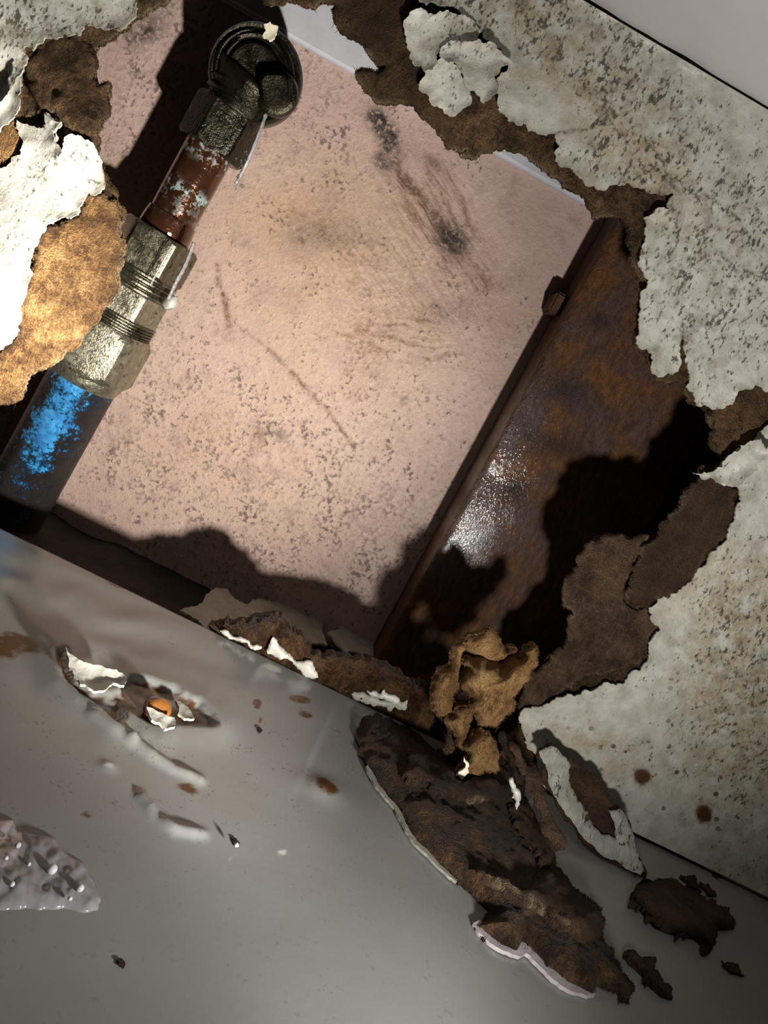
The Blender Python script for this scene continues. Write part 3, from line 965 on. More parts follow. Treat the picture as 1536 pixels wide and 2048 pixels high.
sheet('paint_layer', frac(PAINT_RIGHT, .24, 5, seed=8, straight=STR), paint_front(1.5, 1), thick(.7), M['paint'], step=5.5, parent=WALL, attrs=paint_attr)
PAINT_UL = [(271, -120), (271, 0), (272, 21), (260, 42), (250, 55), (221, 56), (198, 53), (182, 50), (167, 47), (161, 62), (159, 70), (125, 68), (104, 75), (78, 86), (65, 101), (47, 94), (42, 150), (32, 192), (0, 226),
            (-60, 240), (-260, 200), (-420, 60), (-350, -200)]
sheet('paint_layer', frac(PAINT_UL, .24, 5, seed=9), paint_front(1.3, 2), thick(.7), M['paint'], step=6, parent=WALL, attrs=paint_attr)
PAINT_HOT = [(33, 240), (45, 247), (62, 252), (84, 256), (92, 248), (88, 229), (96, 226), (122, 245), (113, 256), (108, 280), (118, 312), (128, 275), (140, 268), (180, 283), (195, 305), (203, 335), (207, 350),
             (209, 368), (200, 384), (175, 385), (165, 405), (155, 430), (140, 437), (110, 442), (90, 460), (75, 478), (66, 500), (60, 540), (52, 580), (45, 610), (35, 650), (15, 690), (-20, 715), (-120, 760), (-330, 640), (-400, 400), (-120, 345), (0, 336),
             (15, 330), (40, 310), (45, 290), (38, 270)]
sheet('paint_layer', frac(PAINT_HOT, .24, 5, seed=10), paint_front(1.6, 3), thick(.7), M['paint'], step=5.5, parent=WALL, attrs=paint_attr)


def flake(outl, y, curl, seed, mat='paint', th=.5, tilt=(0, 0), parent=WALL, name='paint_flake'):
    c = np.array(outl).mean(0)

    def fr(px, py, d):
        q = np.exp(-d / 18.0)
        return at_y(px, py, board_y(px, py) + y - curl * q * (.4 + .6 * sstep(-.4, .4, fbm(px, py, 50, seed, 2))) + tilt[0] * (px - c[0]) + tilt[1] * (py - c[1]) + .2 * fbm(px, py, 26, seed + 3, 3))
    outl = [tuple(c + (np.array(q) - c) * 1.05) for q in outl]
    return sheet(name, frac(outl, .22, 5, seed=seed), fr, thick(th), M[mat], step=6, parent=parent, attrs=paint_attr)


flake([(812, 62), (836, 20), (880, 24), (938, 40), (960, 62), (955, 86), (905, 88), (872, 108), (876, 124), (852, 140), (829, 126), (824, 103)], -1.2, 2.2, 31)
flake([(892, 92), (940, 85), (1000, 104), (1022, 126), (988, 150), (992, 182), (968, 202), (942, 178), (928, 150), (908, 124), (882, 112)], -2.2, 2.0, 32)
flake([(852, 141), (882, 117), (906, 124), (932, 150), (940, 180), (930, 212), (900, 229), (864, 207), (840, 170)], -1.0, 1.6, 33)
# paint chip hanging inside the top of the hole, edge curled towards the room on the right and on the left
flake([(1390, 945), (1432, 940), (1475, 905), (1520, 880), (1540, 905), (1500, 950), (1472, 972)], -2.0, 3.0, 35)
flake([(88, 229), (94, 226), (122, 244), (112, 256), (118, 300), (110, 296), (104, 262)], -5.0, 2.0, 36)
flake([(528, 50), (540, 44), (555, 52), (552, 66), (538, 80), (527, 74), (532, 62)], 30, 1.0, 37, 'cream', 1.2)
flake([(0, 206), (26, 172), (42, 150), (38, 205), (20, 240), (0, 262), (-30, 260), (-30, 230)], -4, 2.0, 38, 'white_dull')  # dull tone paints in the fold's shadow on this flake

# layered torn sheets of fibre on the right of the hole
PLY_LIGHT = [(1040, 1424), (1048, 1370), (1088, 1333), (1128, 1300), (1135, 1260), (1148, 1231), (1126, 1213), (1137, 1154), (1165, 1106), (1183, 1083), (1205, 1074), (1242, 1069), (1297, 1070), (1280, 1105), (1262, 1150), (1246, 1200), (1262, 1216), (1290, 1216),
             (1322, 1258), (1296, 1286), (1278, 1330), (1200, 1352), (1120, 1385)]
PLY_DARK = [(1252, 1195), (1266, 1150), (1290, 1090), (1322, 1062), (1340, 1030), (1370, 982), (1403, 956), (1406, 931), (1440, 950), (1478, 984), (1470, 1022), (1456, 1066), (1420, 1104), (1398, 1136), (1382, 1160), (1350, 1186), (1314, 1197), (1296, 1214), (1266, 1216)]
PLY_CORNER = [(1414, 824), (1440, 812), (1470, 808), (1480, 784), (1512, 768), (1560, 786), (1560, 842), (1513, 874), (1476, 896), (1452, 918), (1434, 903), (1421, 879), (1430, 860)]


def ply(outl, y, seed, mat, amp=.6, tilt=(0, 0), th=1.6, tone=0.0, parent=WALL, name='fibre_ply', fz=500, rough=.24):
    c = np.array(outl).mean(0)

    def fr(px, py, d):
        n = amp * (fbm(px, py, 40, seed, 4, .6) + .6 * ridge(px, py, 30, seed + 5, 3) * .5) + .5 * fbm(px, py, 13, seed + 9, 2, .8)
        return at_y(px, py, board_y(px, py) + y + n + 1.2 * np.exp(-d / 6) + tilt[0] * (px - c[0]) + tilt[1] * (py - c[1]))

    def at(px, py, d):  # tone also paints the black shadow of the upper-left hollow
        return dict(tone=np.clip(tone + .25 * fbm(px, py, 40, seed, 3) + .95 * blob(px, py, 140, 118, 52, 26, 14) + .6 * stroke(px, py, [(130, 200), (152, 250)], 9) + .6 * stroke(px, py, [(150, 160), (195, 185)], 7) + .5 * blob(px, py, 60, 160, 20, 50) + .6 * blob(px, py, 215, 470, 34, 60, 15) + .5 * blob(px, py, 140, 560, 26, 50, 25) + .5 * blob(px, py, 205, 560, 16, 50, 25), 0, 1), pale=.30 * np.exp(-d / 3.0) * sstep(-.3, .3, fbm(px, py, 25, seed + 8, 2)))
    o = sheet(name, frac(outl, rough, 5, seed=seed), fr, thick(th), M[mat], step=6, parent=parent, attrs=at)
    fuzz(o if o.parent is None else WALL if parent is WALL else parent, M[mat], LAST[0], LAST[1], fz, .4, 1.5, .045, seed)
    return o


ply(PLY_LIGHT, -1.4, 41, 'fibre_mid', .5, th=1.8)
ply(PLY_DARK, -2.6, 42, 'fibre_mid', .6, (.02, .012), th=1.6, tone=.75)
ply(PLY_CORNER, .6, 43, 'fibre', .9, th=2.0)
# torn layers round the hole on the left
ply([(60, 110), (100, 80), (140, 74), (185, 96), (190, 140), (195, 172), (222, 168), (220, 214), (205, 240), (196, 262), (170, 282), (130, 270), (118, 240), (86, 226), (45, 240), (38, 200), (48, 150)], -.4, 44, 'fibre', 1.3, th=1.5)
ply([(-30, 262), (20, 236), (36, 246), (46, 290), (36, 316), (0, 336), (-40, 345)], -.8, 45, 'fibre_pale', .5, th=1.2)
ply([(245, 440), (236, 456), (247, 478), (247, 500), (243, 525), (235, 560), (218, 595), (200, 620), (180, 650), (165, 670), (132, 703), (90, 735), (55, 752), (40, 795), (-30, 826), (-60, 780), (0, 702), (34, 652), (50, 592), (64, 510), (74, 480), (92, 458), (140, 436), (158, 428), (168, 400), (205, 388), (232, 400)],
    -1.2, 46, 'fibre_pale', 1.0, th=2.2, fz=600)

# ================================================================== timber stud
sx = at_y([982, 877, 1087], [893, 1095, 726], 55.0)[:, 0].mean()
x, z, f, ring = grid_mesh(sx, sx + 62, -45, 215, 1.0)
P = np.stack([x, 55 + .35 * fbm(x, z, 12, 3, 4), z], 1)
edge_r = np.clip((2.0 - (x - sx)) / 2.0, 0, 1)
P[:, 1] += 1.2 * edge_r ** 2
px, py = proj(P)
bk = .85 * blob(px, py, 1120, 780, 60, 30, 20) + blob(px, py, 1030, 975, 26, 18) + .9 * blob(px, py, 1110, 890, 70, 24, 20) + .7 * blob(px, py, 1200, 640, 26, 18) + .5 * blob(px, py, 960, 1080, 30, 20)
n = len(P); k = len(ring)
Pb = P[ring].copy(); Pb[:, 1] = G - .8
r2 = np.arange(n, n + k)
side = np.stack([ring[(np.arange(k) + 1) % k], ring, r2, r2[(np.arange(k) + 1) % k]], 1)
o = make('timber_stud', np.concatenate([P, Pb]), np.concatenate([f, side]), M['stud'], None, attrs=dict(black=np.concatenate([np.clip(bk, 0, 1), np.zeros(k)]),
         wet=np.concatenate([np.clip(stroke(px, py, [(1060, 790), (980, 930), (890, 1100)], 62) * (.75 + .6 * fbm(px, py, 40, 66, 3)), 0, 1), np.zeros(k)])))
tag(o, 'wet dark brown timber stud standing in the hole right of the pink plaster', 'stud')
STUD = o
# wood block added beside the stud to cast a shadow bump on the plaster
pt = at_y([1100], [604], 70.0)[0]
V, Fc = boxmesh((sx - 4.5, 66, pt[2] - 3.5), (sx + .5, 79, pt[2] + 4.0))
o = make('shadow_block', V, Fc, M['stud'], STUD, smooth=False)
bm = bmesh.new(); bm.from_mesh(o.data)
bmesh.ops.bevel(bm, geom=bm.edges[:], offset=.8 * MM, segments=2, affect='EDGES'); bm.to_mesh(o.data); bm.free()

# ================================================================== pipe with leaking fittings
PY = 55.0
KP = 1.039          # fittings scaled to the pipe's distance
A1, A2 = at_y([440, 75], [262, 927], PY)
AX = (A2 - A1) / np.linalg.norm(A2 - A1)
KPX = 758.6 / np.linalg.norm(A2 - A1)     # lengths along the pipe are given in picture units
PIPE = empty('water_pipe', A2 + AX * 45)
tag(PIPE, 'old copper water pipe with brass nuts, blue stained at the bottom', 'pipe')


def pl(name, prof, mat, s0=0.0, seg=48, parent=PIPE, attrs=None, sharp=35):
    V, Fc = lathe([((lambda t, r=r: r(t) * KP) if callable(r) else r * KP, (s + s0) / KPX) for r, s in prof], A1, AX, seg)
    o = make(name, V, Fc, M[mat], parent, attrs=attrs(V) if attrs else None)
    o.data.set_sharp_from_angle(angle=math.radians(sharp))
    return o


def scale(rf, k):
    return lambda t: rf(t) * k


def nut(name, s0, s1, R, mat, ph, rnd=.0, cham=1.2, parent=PIPE):
    h = hexr(R, ph, rnd)
    c = R * .875
    cap = lambda m: (lambda t: min(h(t), m))
    return pl(name, [(R * .55, s0), (c, s0), (cap(c + (R - c) * .4), s0 + cham * .4), (h, s0 + cham), (h, s1 - cham), (cap(c + (R - c) * .4), s1 - cham * .4), (c, s1), (R * .55, s1)], mat, seg=72, parent=parent, sharp=24)


def thread(name, s0, s1, r, mat, n=5, parent=PIPE):
    prof = [(r * .6, s0)]
    p = (s1 - s0) / n
    for i in range(n):
        prof += [(r * .93, s0 + p * (i + .02)), (r, s0 + p * (i + .35)), (r, s0 + p * (i + .65)), (r * .93, s0 + p * (i + .98))]
    prof += [(r * .6, s1)]
    return pl(name, prof, mat, parent=parent, sharp=20)


nut('compression_nut', -46, 42, 11.0, 'brass_dark', .22, cham=7)


def verd(V):
    s = (V - A1[None]) @ AX * KPX
    q = np.exp(-((s - 48) / 18.0) ** 2) + np.exp(-((s - 132) / 13) ** 2) + .3 * np.exp(-((s - 165) / 20) ** 2)
    return dict(verdigris=np.clip(q * 1.1, 0, 1))


pl('upper_pipe', [(7.4, 20 + i * 4.1) for i in range(51)], 'copper', seg=64, attrs=verd)
pl('pipe_collar', [(7.2, 182), (7.9, 185), (8.3, 206), (8.4, 222), (7.6, 234), (6, 236)], 'copper', attrs=verd)
nut('compression_nut', 222, 304, 12.6, 'brass', .38, cham=7)
thread('thread', 300, 344, 11.7, 'brass', 4)
nut('coupling_body', 340, 400, 12.0, 'brass_pale', .38, cham=5)
thread('thread', 396, 430, 12.2, 'brass', 6)
nut('compression_nut', 424, 536, 14.0, 'brass_pale', .34, .25, 15)
pl('jointing_compound', [(10.8, 520), (12.2, 532), (11.9, 544), (11.1, 556), (10.6, 562)], 'brass_pale', seg=40)


def blue(V):
    s = (V - A1[None]) @ AX
    q = V - A1[None] - s[:, None] * AX[None]
    s = s * KPX
    front = -q[:, 1] / 10.8
    sidex = q[:, 0] / 10.8
    m = sstep(.05, .9, front) * np.exp(-((sidex - .12) / .55) ** 2) * np.exp(-((s - 640) / 130) ** 2) + .10 * sstep(.2, .9, front)  # blue stain kept to the front, painting a highlight band on the pipe
    m += .3 * np.exp(-((s - 560) / 24) ** 2)
    return dict(blue=np.clip(m, 0, 1))


pl('lower_pipe', [(10.8, 528 + i * 6.0) for i in range(91)], 'bluepipe', seg=72, attrs=blue)

# elbow at the top, its mouth turned towards the room
EC = at_y([512], [152], 51.0)[0]
ED = np.array([.10, -1.0, -.10]); ED /= np.linalg.norm(ED)
r = lambda R, a, k, p=0: (lambda t: R * (1 + a * math.sin(k * t + p)))
V, Fc = lathe([(9, -27), (9, -10), (11.5, -9), (13.6, -7), (14.3, -4), (14.4, 0), (14.2, 2.4), (13.4, 3.6), (12.6, 3.4), (12.2, 2.6), (11.6, 2.7), (11.2, 4.2), (10.4, 5.0), (9.6, 4.7), (9.2, 3.9), (8.6, 4.0), (8.2, 5.6), (7.4, 6.3), (5.0, 6.2), (2.0, 6.0)], EC, ED, 64)
ELB = make('elbow_fitting', V, Fc, M['brass_dark'], PIPE); ELB.data.set_sharp_from_angle(angle=math.radians(40))
nk = [EC + ED * -3 + np.array([0, 0, -6.0]), (EC + A1) / 2 + np.array([0, 1, 0]), A1 + AX * -4]
V, Fc = tube(spline([EC + np.array([0, 0, 0]), *nk[1:]], 14), [12.0, 11.8, 11.4, 11, 10.6, 10.2, 9.9, 9.6, 9.4, 9.4, 9.6, 10.0, 10.0, 9.6], 40)
make('elbow_neck', V, Fc, M['brass_dark'], PIPE)
for i, t in enumerate((.45, .62, .8)):
    c = EC * (1 - t) + (A1 + AX * -4) * t
    V, Fc = lathe([(9.2, -1.0), (11.0 - .6 * i, -.5), (11.2 - .6 * i, .4), (9.2, 1.0)], c, AX, 40)
    make('casting_ring', V, Fc, M['brass_dark'], ELB)
pc = at_y([553], [186], 45.0)[0]
sq = hexr(1, 0)


def squ(R):
    return lambda t: R * min(1.0, .86 / max(abs(math.cos(t - .5)), abs(math.sin(t - .5))))


V, Fc = lathe([(6.6, -3), (6.8, 0), (6.2, 1.6), (5.4, 2.0), (squ(5.2), 2.1), (squ(5.0), 5.4), (squ(4.2), 6.2), (1.5, 6.0)], pc, ED, 40)
o = make('square_plug', V, Fc, M['brass_dark'], ELB); o.data.set_sharp_from_angle(angle=math.radians(35)); o['label'] = 'square ended plug in the elbow mouth'
# raised swirl ridges on the elbow face
for i, (R, a0, a1, hgt) in enumerate([(11.5, -.6, 2.0, 4.4), (9.0, -.2, 2.4, 6.2), (13.0, .4, 1.9, 3.4)]):
    u = np.array([1.0, 0, 0]); u -= ED * (u @ ED); u /= np.linalg.norm(u); v = np.cross(ED, u)
    pts = [EC + ED * hgt + (u * math.cos(a) + v * math.sin(a)) * R for a in np.linspace(a0 + 2.6, a1 + 2.6, 16)]
    V, Fc = tube(pts, [.25 + .55 * math.sin(math.pi * q / 15) for q in range(16)], 8)
    make('swirl_ridge', V, Fc, M['brass_dark'], ELB)
# pale crumb stuck to the coupling
pc = at_y([340], [606], PY - 9)[0]
V, Fc = lathe([(.2, -2.6), (1.4, -2.0), (2.1, 0), (1.7, 1.8), (.3, 2.7)], pc, (.4, -.2, .9), 12)
V += .35 * np.random.RandomState(2).normal(0, 1, V.shape) * .5
o = make('paint_crumb', V, Fc, M['white'], None)
tag(o, 'white paint crumb stuck beside the middle brass coupling', 'crumb')

# ================================================================== water
RS = np.random.RandomState(11)


def jet(pts, r0, seed, label):
    rs = np.random.RandomState(seed)
    P3 = [at_y([a], [b], [c])[0] for a, b, c in pts]
    S = spline(P3, 26)
    rad = [r0 * (.75 + .45 * abs(math.sin(i * .9 + seed)) + .2 * rs.rand()) for i in range(26)]
    V, Fc = tube(S, rad, 10)
    o = make('water_jet', V, Fc, M['spray'], None)
    return tag(o, label, 'water')


jet([(532, 228, 43), (520, 262, 42), (505, 300, 42), (490, 335, 43), (472, 368, 45)], .5, 1, 'clear jet of water squirting from below the elbow plug')
jet([(388, 486, 40), (377, 515, 39), (366, 540, 38.5), (352, 565, 38.5), (336, 600, 39)], .55, 2, 'thicker water strand running down the right of the middle brass nut')
jet([(346, 488, 40.5), (336, 505, 39.5), (322, 532, 39.5), (308, 556, 39.5), (301, 572, 39.5)], .35, 3, 'thin water strand on the face of the middle brass nut')
k = 0
for i in range(26):
    t = RS.rand()
    a = 500 - 34 * t + RS.normal(0, 9); b = 300 + 70 * t + RS.normal(0, 10)
    c = at_y([a], [b], [RS.uniform(40, 52)])[0]
    R = RS.uniform(.22, .55)
    V, Fc = lathe([(.02, -R), (R * .7, -R * .7), (R, 0), (R * .7, R * .7), (.02, R)], c, (0, 0, 1), 8)
    o = make('water_drop', V, Fc, M['water'], None)
    tag(o, 'tiny water drop flying off the jet under the elbow', 'drop', 'spray drops under the elbow')

# puddle on the floor
M['bubble_glint'] = m_flat('bubble_glint_white', (.50, .48, .50), .12, var=.05, coat=.5)  # white put into the bubbles for the specular dots on the water
M['puddle'] = m_water('cloudy_water', .10, .42, (.46, .435, .45))
PUD = [(-60, 1650), (0, 1640), (28, 1638), (36, 1662), (60, 1664), (112, 1676), (134, 1706), (168, 1724), (190, 1758), (204, 1796), (196, 1818), (165, 1823), (130, 1814), (80, 1819), (0, 1819), (-60, 1806)]


def pud_front(px, py, d):
    h = 1.1 * (1 - np.exp(-d / 12.0)) * (1 + .5 * fbm(px, py, 40, 5, 3)) + .4 * fbm(px, py, 20, 9, 2) * (1 - np.exp(-d / 10.0)) + .12
    P = at_z(px, py, .2 + 0 * px); P[:, 2] = h
    return P


def pud_back(px, py, d, Pf):
    Q = Pf.copy(); Q[:, 2] = -.05; return Q


PUDDLE = sheet('water_puddle', frac(PUD, .08, 10, seed=3), pud_front, pud_back, M['puddle'], step=4)
tag(PUDDLE, 'clear bubbly puddle of water on the white board at the left edge', 'puddle')
for a, b, R in [(36, 1690, .45), (12, 1716, .35), (104, 1738, .8), (160, 1776, .6), (140, 1797, .35), (58, 1728, .3), (24, 1768, .4)]:
    c = at_z(np.array([a]), np.array([b]), np.array([1.6]))[0]
    V, Fc = lathe([(R * math.cos(t), R * math.sin(t)) for t in np.linspace(-1.3, 1.5, 9)], c, (0, 0, 1), 16)
    make('bubble', V, Fc, M['bubble_glint'], PUDDLE)

# ================================================================== torn pieces along the floor edge
# dim paint flakes lying in the cavity just behind the edge


def zsheet(name, outl, zf, mat, th=.8, seed=1, amp=.25, parent=None, step=6, attrs=None, rough=.13, curl=0.0, sz=30, minlen=6, taper=0.0):
    def fr(px, py, d):
        P = at_z(px, py, zf(px, py))
        P[:, 2] += amp * fbm(px, py, sz, seed, 4, .6) + curl * np.exp(-d / 12.0) - taper * np.exp(-d / 10.0)
        return P

    def bk(px, py, d, Pf):
        Q = Pf.copy(); Q[:, 2] -= th * (1 - .6 * np.exp(-d / 8.0) * (taper > 0)); return Q
    return sheet(name, frac(outl, rough, minlen, seed=seed), fr, bk, M[mat], step=step, parent=parent, attrs=attrs)


def ysheet(name, outl, yf, mat, th=.8, seed=1, amp=.25, parent=None, step=6, attrs=None, rough=.22, sz=30, minlen=5, bulge=0.0, bw=20.0, fold=0.0):
    def fr(px, py, d):
        y = yf(px, py) - bulge * (1 - np.exp(-d / bw)) + amp * fbm(px, py, sz, seed, 4, .6) + .55 * amp * fbm(px, py, 11, seed + 7, 2, .8) - fold * ridge(px, py, 55, seed + 4, 2) * (1 - np.exp(-d / bw))
        return at_y(px, py, y)

    def bk(px, py, d, Pf):
        Q = Pf.copy(); Q[:, 1] += th + bulge * .5 * (1 - np.exp(-d / bw)); return Q
    return sheet(name, frac(outl, rough, minlen, seed=seed), fr, bk, M[mat], step=step, parent=parent, attrs=attrs)


lin = lambda a, bx, by, cx, cy: (lambda px, py: a + bx * (px - cx) + by * (py - cy))
o = zsheet('paint_flake', [(358, 1222), (375, 1216), (405, 1205), (412, 1188), (432, 1174), (455, 1180), (475, 1200), (495, 1208), (505, 1198), (560, 1202), (600, 1216), (632, 1222), (650, 1240), (645, 1262), (655, 1290), (600, 1292), (560, 1280), (430, 1262)],
           lin(-11, 0, 0, 0, 0), 'paint', seed=51, amp=.6, attrs=paint_attr)
tag(o, 'large dim paint flake lying behind the floor edge in shadow', 'flake')
o = zsheet('paint_flake', [(656, 1264), (680, 1252), (705, 1248), (740, 1252), (775, 1254), (812, 1260), (830, 1273), (815, 1285), (795, 1292), (782, 1310), (760, 1313), (720, 1306), (690, 1306), (672, 1285)],
           lin(-9, 0, 0, 0, 0), 'paint', seed=52, amp=.5, attrs=paint_attr)
tag(o, 'cracked pale paint flake lying in the dark beside the fibre lump', 'flake')

# wet ridge of board left standing on the floor edge
RIDGE = [(417, 1249), (448, 1241), (487, 1244), (519, 1234), (542, 1229), (571, 1244), (584, 1260), (614, 1286), (620, 1306), (643, 1316), (675, 1312), (701, 1319), (741, 1322), (783, 1342), (812, 1364), (850, 1370), (880, 1400), (880, 1500), (806, 1470), (773, 1448), (692, 1412), (636, 1388), (540, 1342), (430, 1290)]
attr_wet = lambda px, py, d: dict(tone=np.clip(.2 + .5 * fbm(px, py, 40, 2, 3), 0, 1), pale=.5 * sstep(.25, .5, fbm(px, py, 26, 8, 3)) * np.exp(-((px - 560) / 60) ** 2))
RIDGE_O = ysheet('wet_fibre_ridge', RIDGE, lambda px, py: 4.0 + 0 * px, 'fibre_ridge', th=4, seed=53, amp=1.6, attrs=attr_wet, bulge=4.5, bw=12, step=5, sz=22)
tag(RIDGE_O, 'wet dark fibre ridge left standing along the white floor edge', 'board remnant')
fuzz(RIDGE_O, M['fibre_wet'], LAST[0], LAST[1], 500, .4, 1.4, .05, 7)
for i, (pol, y) in enumerate([([(440, 1262), (452, 1262), (475, 1275), (500, 1290), (524, 1295), (520, 1299), (480, 1283), (445, 1268)], -1.2),
                              ([(533, 1300), (545, 1275), (560, 1295), (580, 1310), (600, 1325), (612, 1322), (632, 1345), (636, 1356), (600, 1340), (560, 1320), (535, 1308)], -1.6),
                              ([(733, 1383), (745, 1383), (760, 1390), (768, 1380), (790, 1392), (800, 1402), (788, 1408), (765, 1398)], -1.5),
                              ([(690, 1382), (735, 1390), (770, 1402), (815, 1400), (812, 1420), (780, 1424), (740, 1408)], -.4)]):  # last sliver: dull tone paints in the shade it stands in
    o = ysheet('paint_sliver', pol, (lambda yy: (lambda px, py: yy + 0 * px))(y), 'white' if i < 3 else 'white_dull', th=1.0, seed=60 + i, amp=.5, parent=RIDGE_O, step=4, minlen=5, bulge=.8, bw=5)
    o['label'] = 'white painted sliver on the wet fibre'

# pale crumpled lump of fibre at the bottom corner of the hole
LUMP = empty('fibre_lump', at_z(np.array([955.]), np.array([1550.]), np.array([1.0]))[0])
tag(LUMP, 'crumpled light brown lump of torn fibre at the lower corner of the hole', 'fibre lump')
ymap = lambda px, py: -9 - 12 * sstep(1280, 1550, py)
attr_l = lambda px, py, d: dict(tone=np.clip(.3 * sstep(.45, .85, ridge(px, py, 60, 101, 2)) + .9 * blob(px, py, 905, 1385, 22, 36, 20) + .6 * blob(px, py, 935, 1440, 10, 60), 0, 1), pale=.25 * np.exp(-d / 4))


def lump(outl, y0, seed, bulge, fold, mat='fibre_lump'):
    o = ysheet('fibre_fold', outl, lambda px, py: ymap(px, py) + y0, mat, th=3.0, seed=seed, amp=.8, parent=LUMP, attrs=attr_l, bulge=bulge, bw=16, step=4.5, sz=22, fold=fold * .55, rough=.28, minlen=4.5)
    fuzz(LUMP, M[mat], LAST[0], LAST[1], 420, .4, 1.7, .045, seed)
    return o


lump([(862, 1390), (866, 1360), (872, 1346), (900, 1322), (905, 1303), (926, 1284), (930, 1320), (925, 1360), (905, 1400), (890, 1438), (866, 1420)], 2, 71, 6, 1.5)
lump([(926, 1284), (958, 1270), (982, 1259), (993, 1268), (1002, 1288), (1030, 1296), (1040, 1320), (1000, 1330), (950, 1322), (934, 1304)], 1, 72, 6, 1.2)
lump([(926, 1318), (950, 1322), (1000, 1332), (1038, 1318), (1050, 1296), (1070, 1290), (1077, 1312), (1067, 1335), (1049, 1367), (1032, 1405), (1008, 1432), (996, 1456), (970, 1452), (940, 1420), (926, 1380)], -2, 73, 9, 1.8)
lump([(892, 1436), (912, 1416), (934, 1414), (942, 1440), (938, 1480), (925, 1500), (914, 1490), (908, 1466)], 0, 74, 5, 1.0)
lump([(930, 1500), (945, 1470), (960, 1458), (982, 1472), (990, 1500), (996, 1520), (990, 1545), (960, 1548), (940, 1552), (922, 1556), (912, 1548), (926, 1530)], -3, 75, 6, 1.2)
lump([(880, 1400), (905, 1395), (920, 1420), (905, 1440), (925, 1500), (918, 1530), (900, 1525), (895, 1480), (882, 1440)], 5, 76, 3, .8, 'fibre')
o = ysheet('curled_edge', [(928, 1515), (938, 1528), (938, 1545), (924, 1559), (912, 1552), (926, 1540), (932, 1530)], lambda px, py: ymap(px, py) - 7, 'cream', th=.8, seed=77, amp=.3, parent=LUMP, step=4, minlen=5)
o['label'] = 'pale curled edge'

# ---- big soaked slab of board lying on the floor
SLAB = [(711, 1471), (727, 1433), (754, 1424), (809, 1449), (847, 1478), (870, 1500), (905, 1500), (960, 1480), (1030, 1480), (1050, 1540), (1056, 1600), (1081, 1661), (1108, 1705), (1110, 1730), (1152, 1776), (1206, 1814), (1209, 1863), (1228, 1890), (1244, 1923), (1272, 1972), (1261, 2001),
        (1239, 1977), (1201, 1961), (1190, 1984), (1135, 1961), (1048, 1884), (1037, 1906), (1005, 1890), (950, 1841), (967, 1835), (983, 1819), (956, 1792), (918, 1754), (890, 1727), (831, 1667), (798, 1607), (765, 1569), (733, 1525)]
attr_s = lambda px, py, d: dict(tone=np.clip(.55 * blob(px, py, 950, 1600, 160, 90, 30) + .4 * fbm(px, py, 60, 4, 3), 0, 1), pale=np.clip(.18 * blob(px, py, 1080, 1850, 160, 60, 40) * sstep(0.1, .45, fbm(px, py, 20, 6, 3)), 0, 1))


def slab_z(px, py):
    d = seg_dist(px, py, SLAB, True)
    return 1.0 + 4.8 * (1 - np.exp(-d / 38.0)) + 1.2 * fbm(px, py, 110, 9, 3)


SLAB_O = empty('board_slab', at_z(np.array([980.]), np.array([1720.]), np.array([0.3]))[0])
tag(SLAB_O, 'long soaked dark brown slab of torn board lying on the white floor', 'board slab')


def slab_part(name, outl, zf, mat, seed, amp=.7, th=None, attrs=attr_s, rough=.2, fz=800, taper=1.0, step=5):
    def fr(px, py, d):
        P = at_z(px, py, zf(px, py))
        X, Y = P[:, 0], P[:, 1]
        P[:, 2] += amp * (1.1 * fbm(X, Y, 7, seed, 5, .62) + .6 * ridge(X, Y, 5, seed + 2, 2) + .6 * fbm(X, Y, 2.2, seed + 4, 2, .8) - .3) - taper * np.exp(-d / 7.0)
        P[:, 2] = np.maximum(P[:, 2], .6)
        return P

    def bk(px, py, d, Pf):
        Q = Pf.copy()
        Q[:, 2] = .3 if th is None else np.maximum(Pf[:, 2] - th, .3)
        return Q
    o = sheet(name, frac(outl, rough, 5, seed=seed), fr, bk, M[mat], step=step, parent=SLAB_O, attrs=attrs)
    if fz:
        fuzz(SLAB_O, M[mat], LAST[0], LAST[1], fz, .3, 1.0, .035, seed)
    return o


slab_part('slab_body', SLAB, slab_z, 'fibre_wet', 81)
lip = lambda pts, w: (lambda px, py, d: dict(tone=.35 + 0 * px, pale=.55 * np.exp(-(seg_dist(px, py, pts) / (w * .7)) ** 2) * sstep(-.5, .2, fbm(px, py, 22, 2, 3))))
slab_part('torn_ply', [(880, 1512), (930, 1560), (994, 1547), (1027, 1563), (1048, 1623), (1040, 1600), (970, 1594), (920, 1585), (870, 1568), (830, 1554), (812, 1540), (820, 1500), (850, 1490)],
          lambda px, py: slab_z(px, py) + 2.4, 'fibre_wet', 82, .5, 1.5, lip([(815, 1553), (850, 1564), (880, 1578), (920, 1590), (970, 1594)], 4), fz=100)
slab_part('torn_ply', [(960, 1735), (1000, 1740), (1060, 1770), (1110, 1730), (1152, 1776), (1206, 1814), (1209, 1862), (1180, 1868), (1140, 1848), (1100, 1822), (1060, 1795), (1010, 1762)],
          lambda px, py: slab_z(px, py) + 2.6, 'fibre_mid', 83, .5, 1.6, lip([(975, 1738), (1010, 1762), (1050, 1782), (1100, 1815), (1140, 1842)], 5), fz=150)
slab_part('torn_ply', [(1020, 1600), (1050, 1590), (1090, 1650), (1112, 1700), (1106, 1725), (1085, 1730), (1070, 1690), (1040, 1650)], lambda px, py: slab_z(px, py) + 2.0, 'fibre_mid', 84, .6, 1.6, None, fz=80)
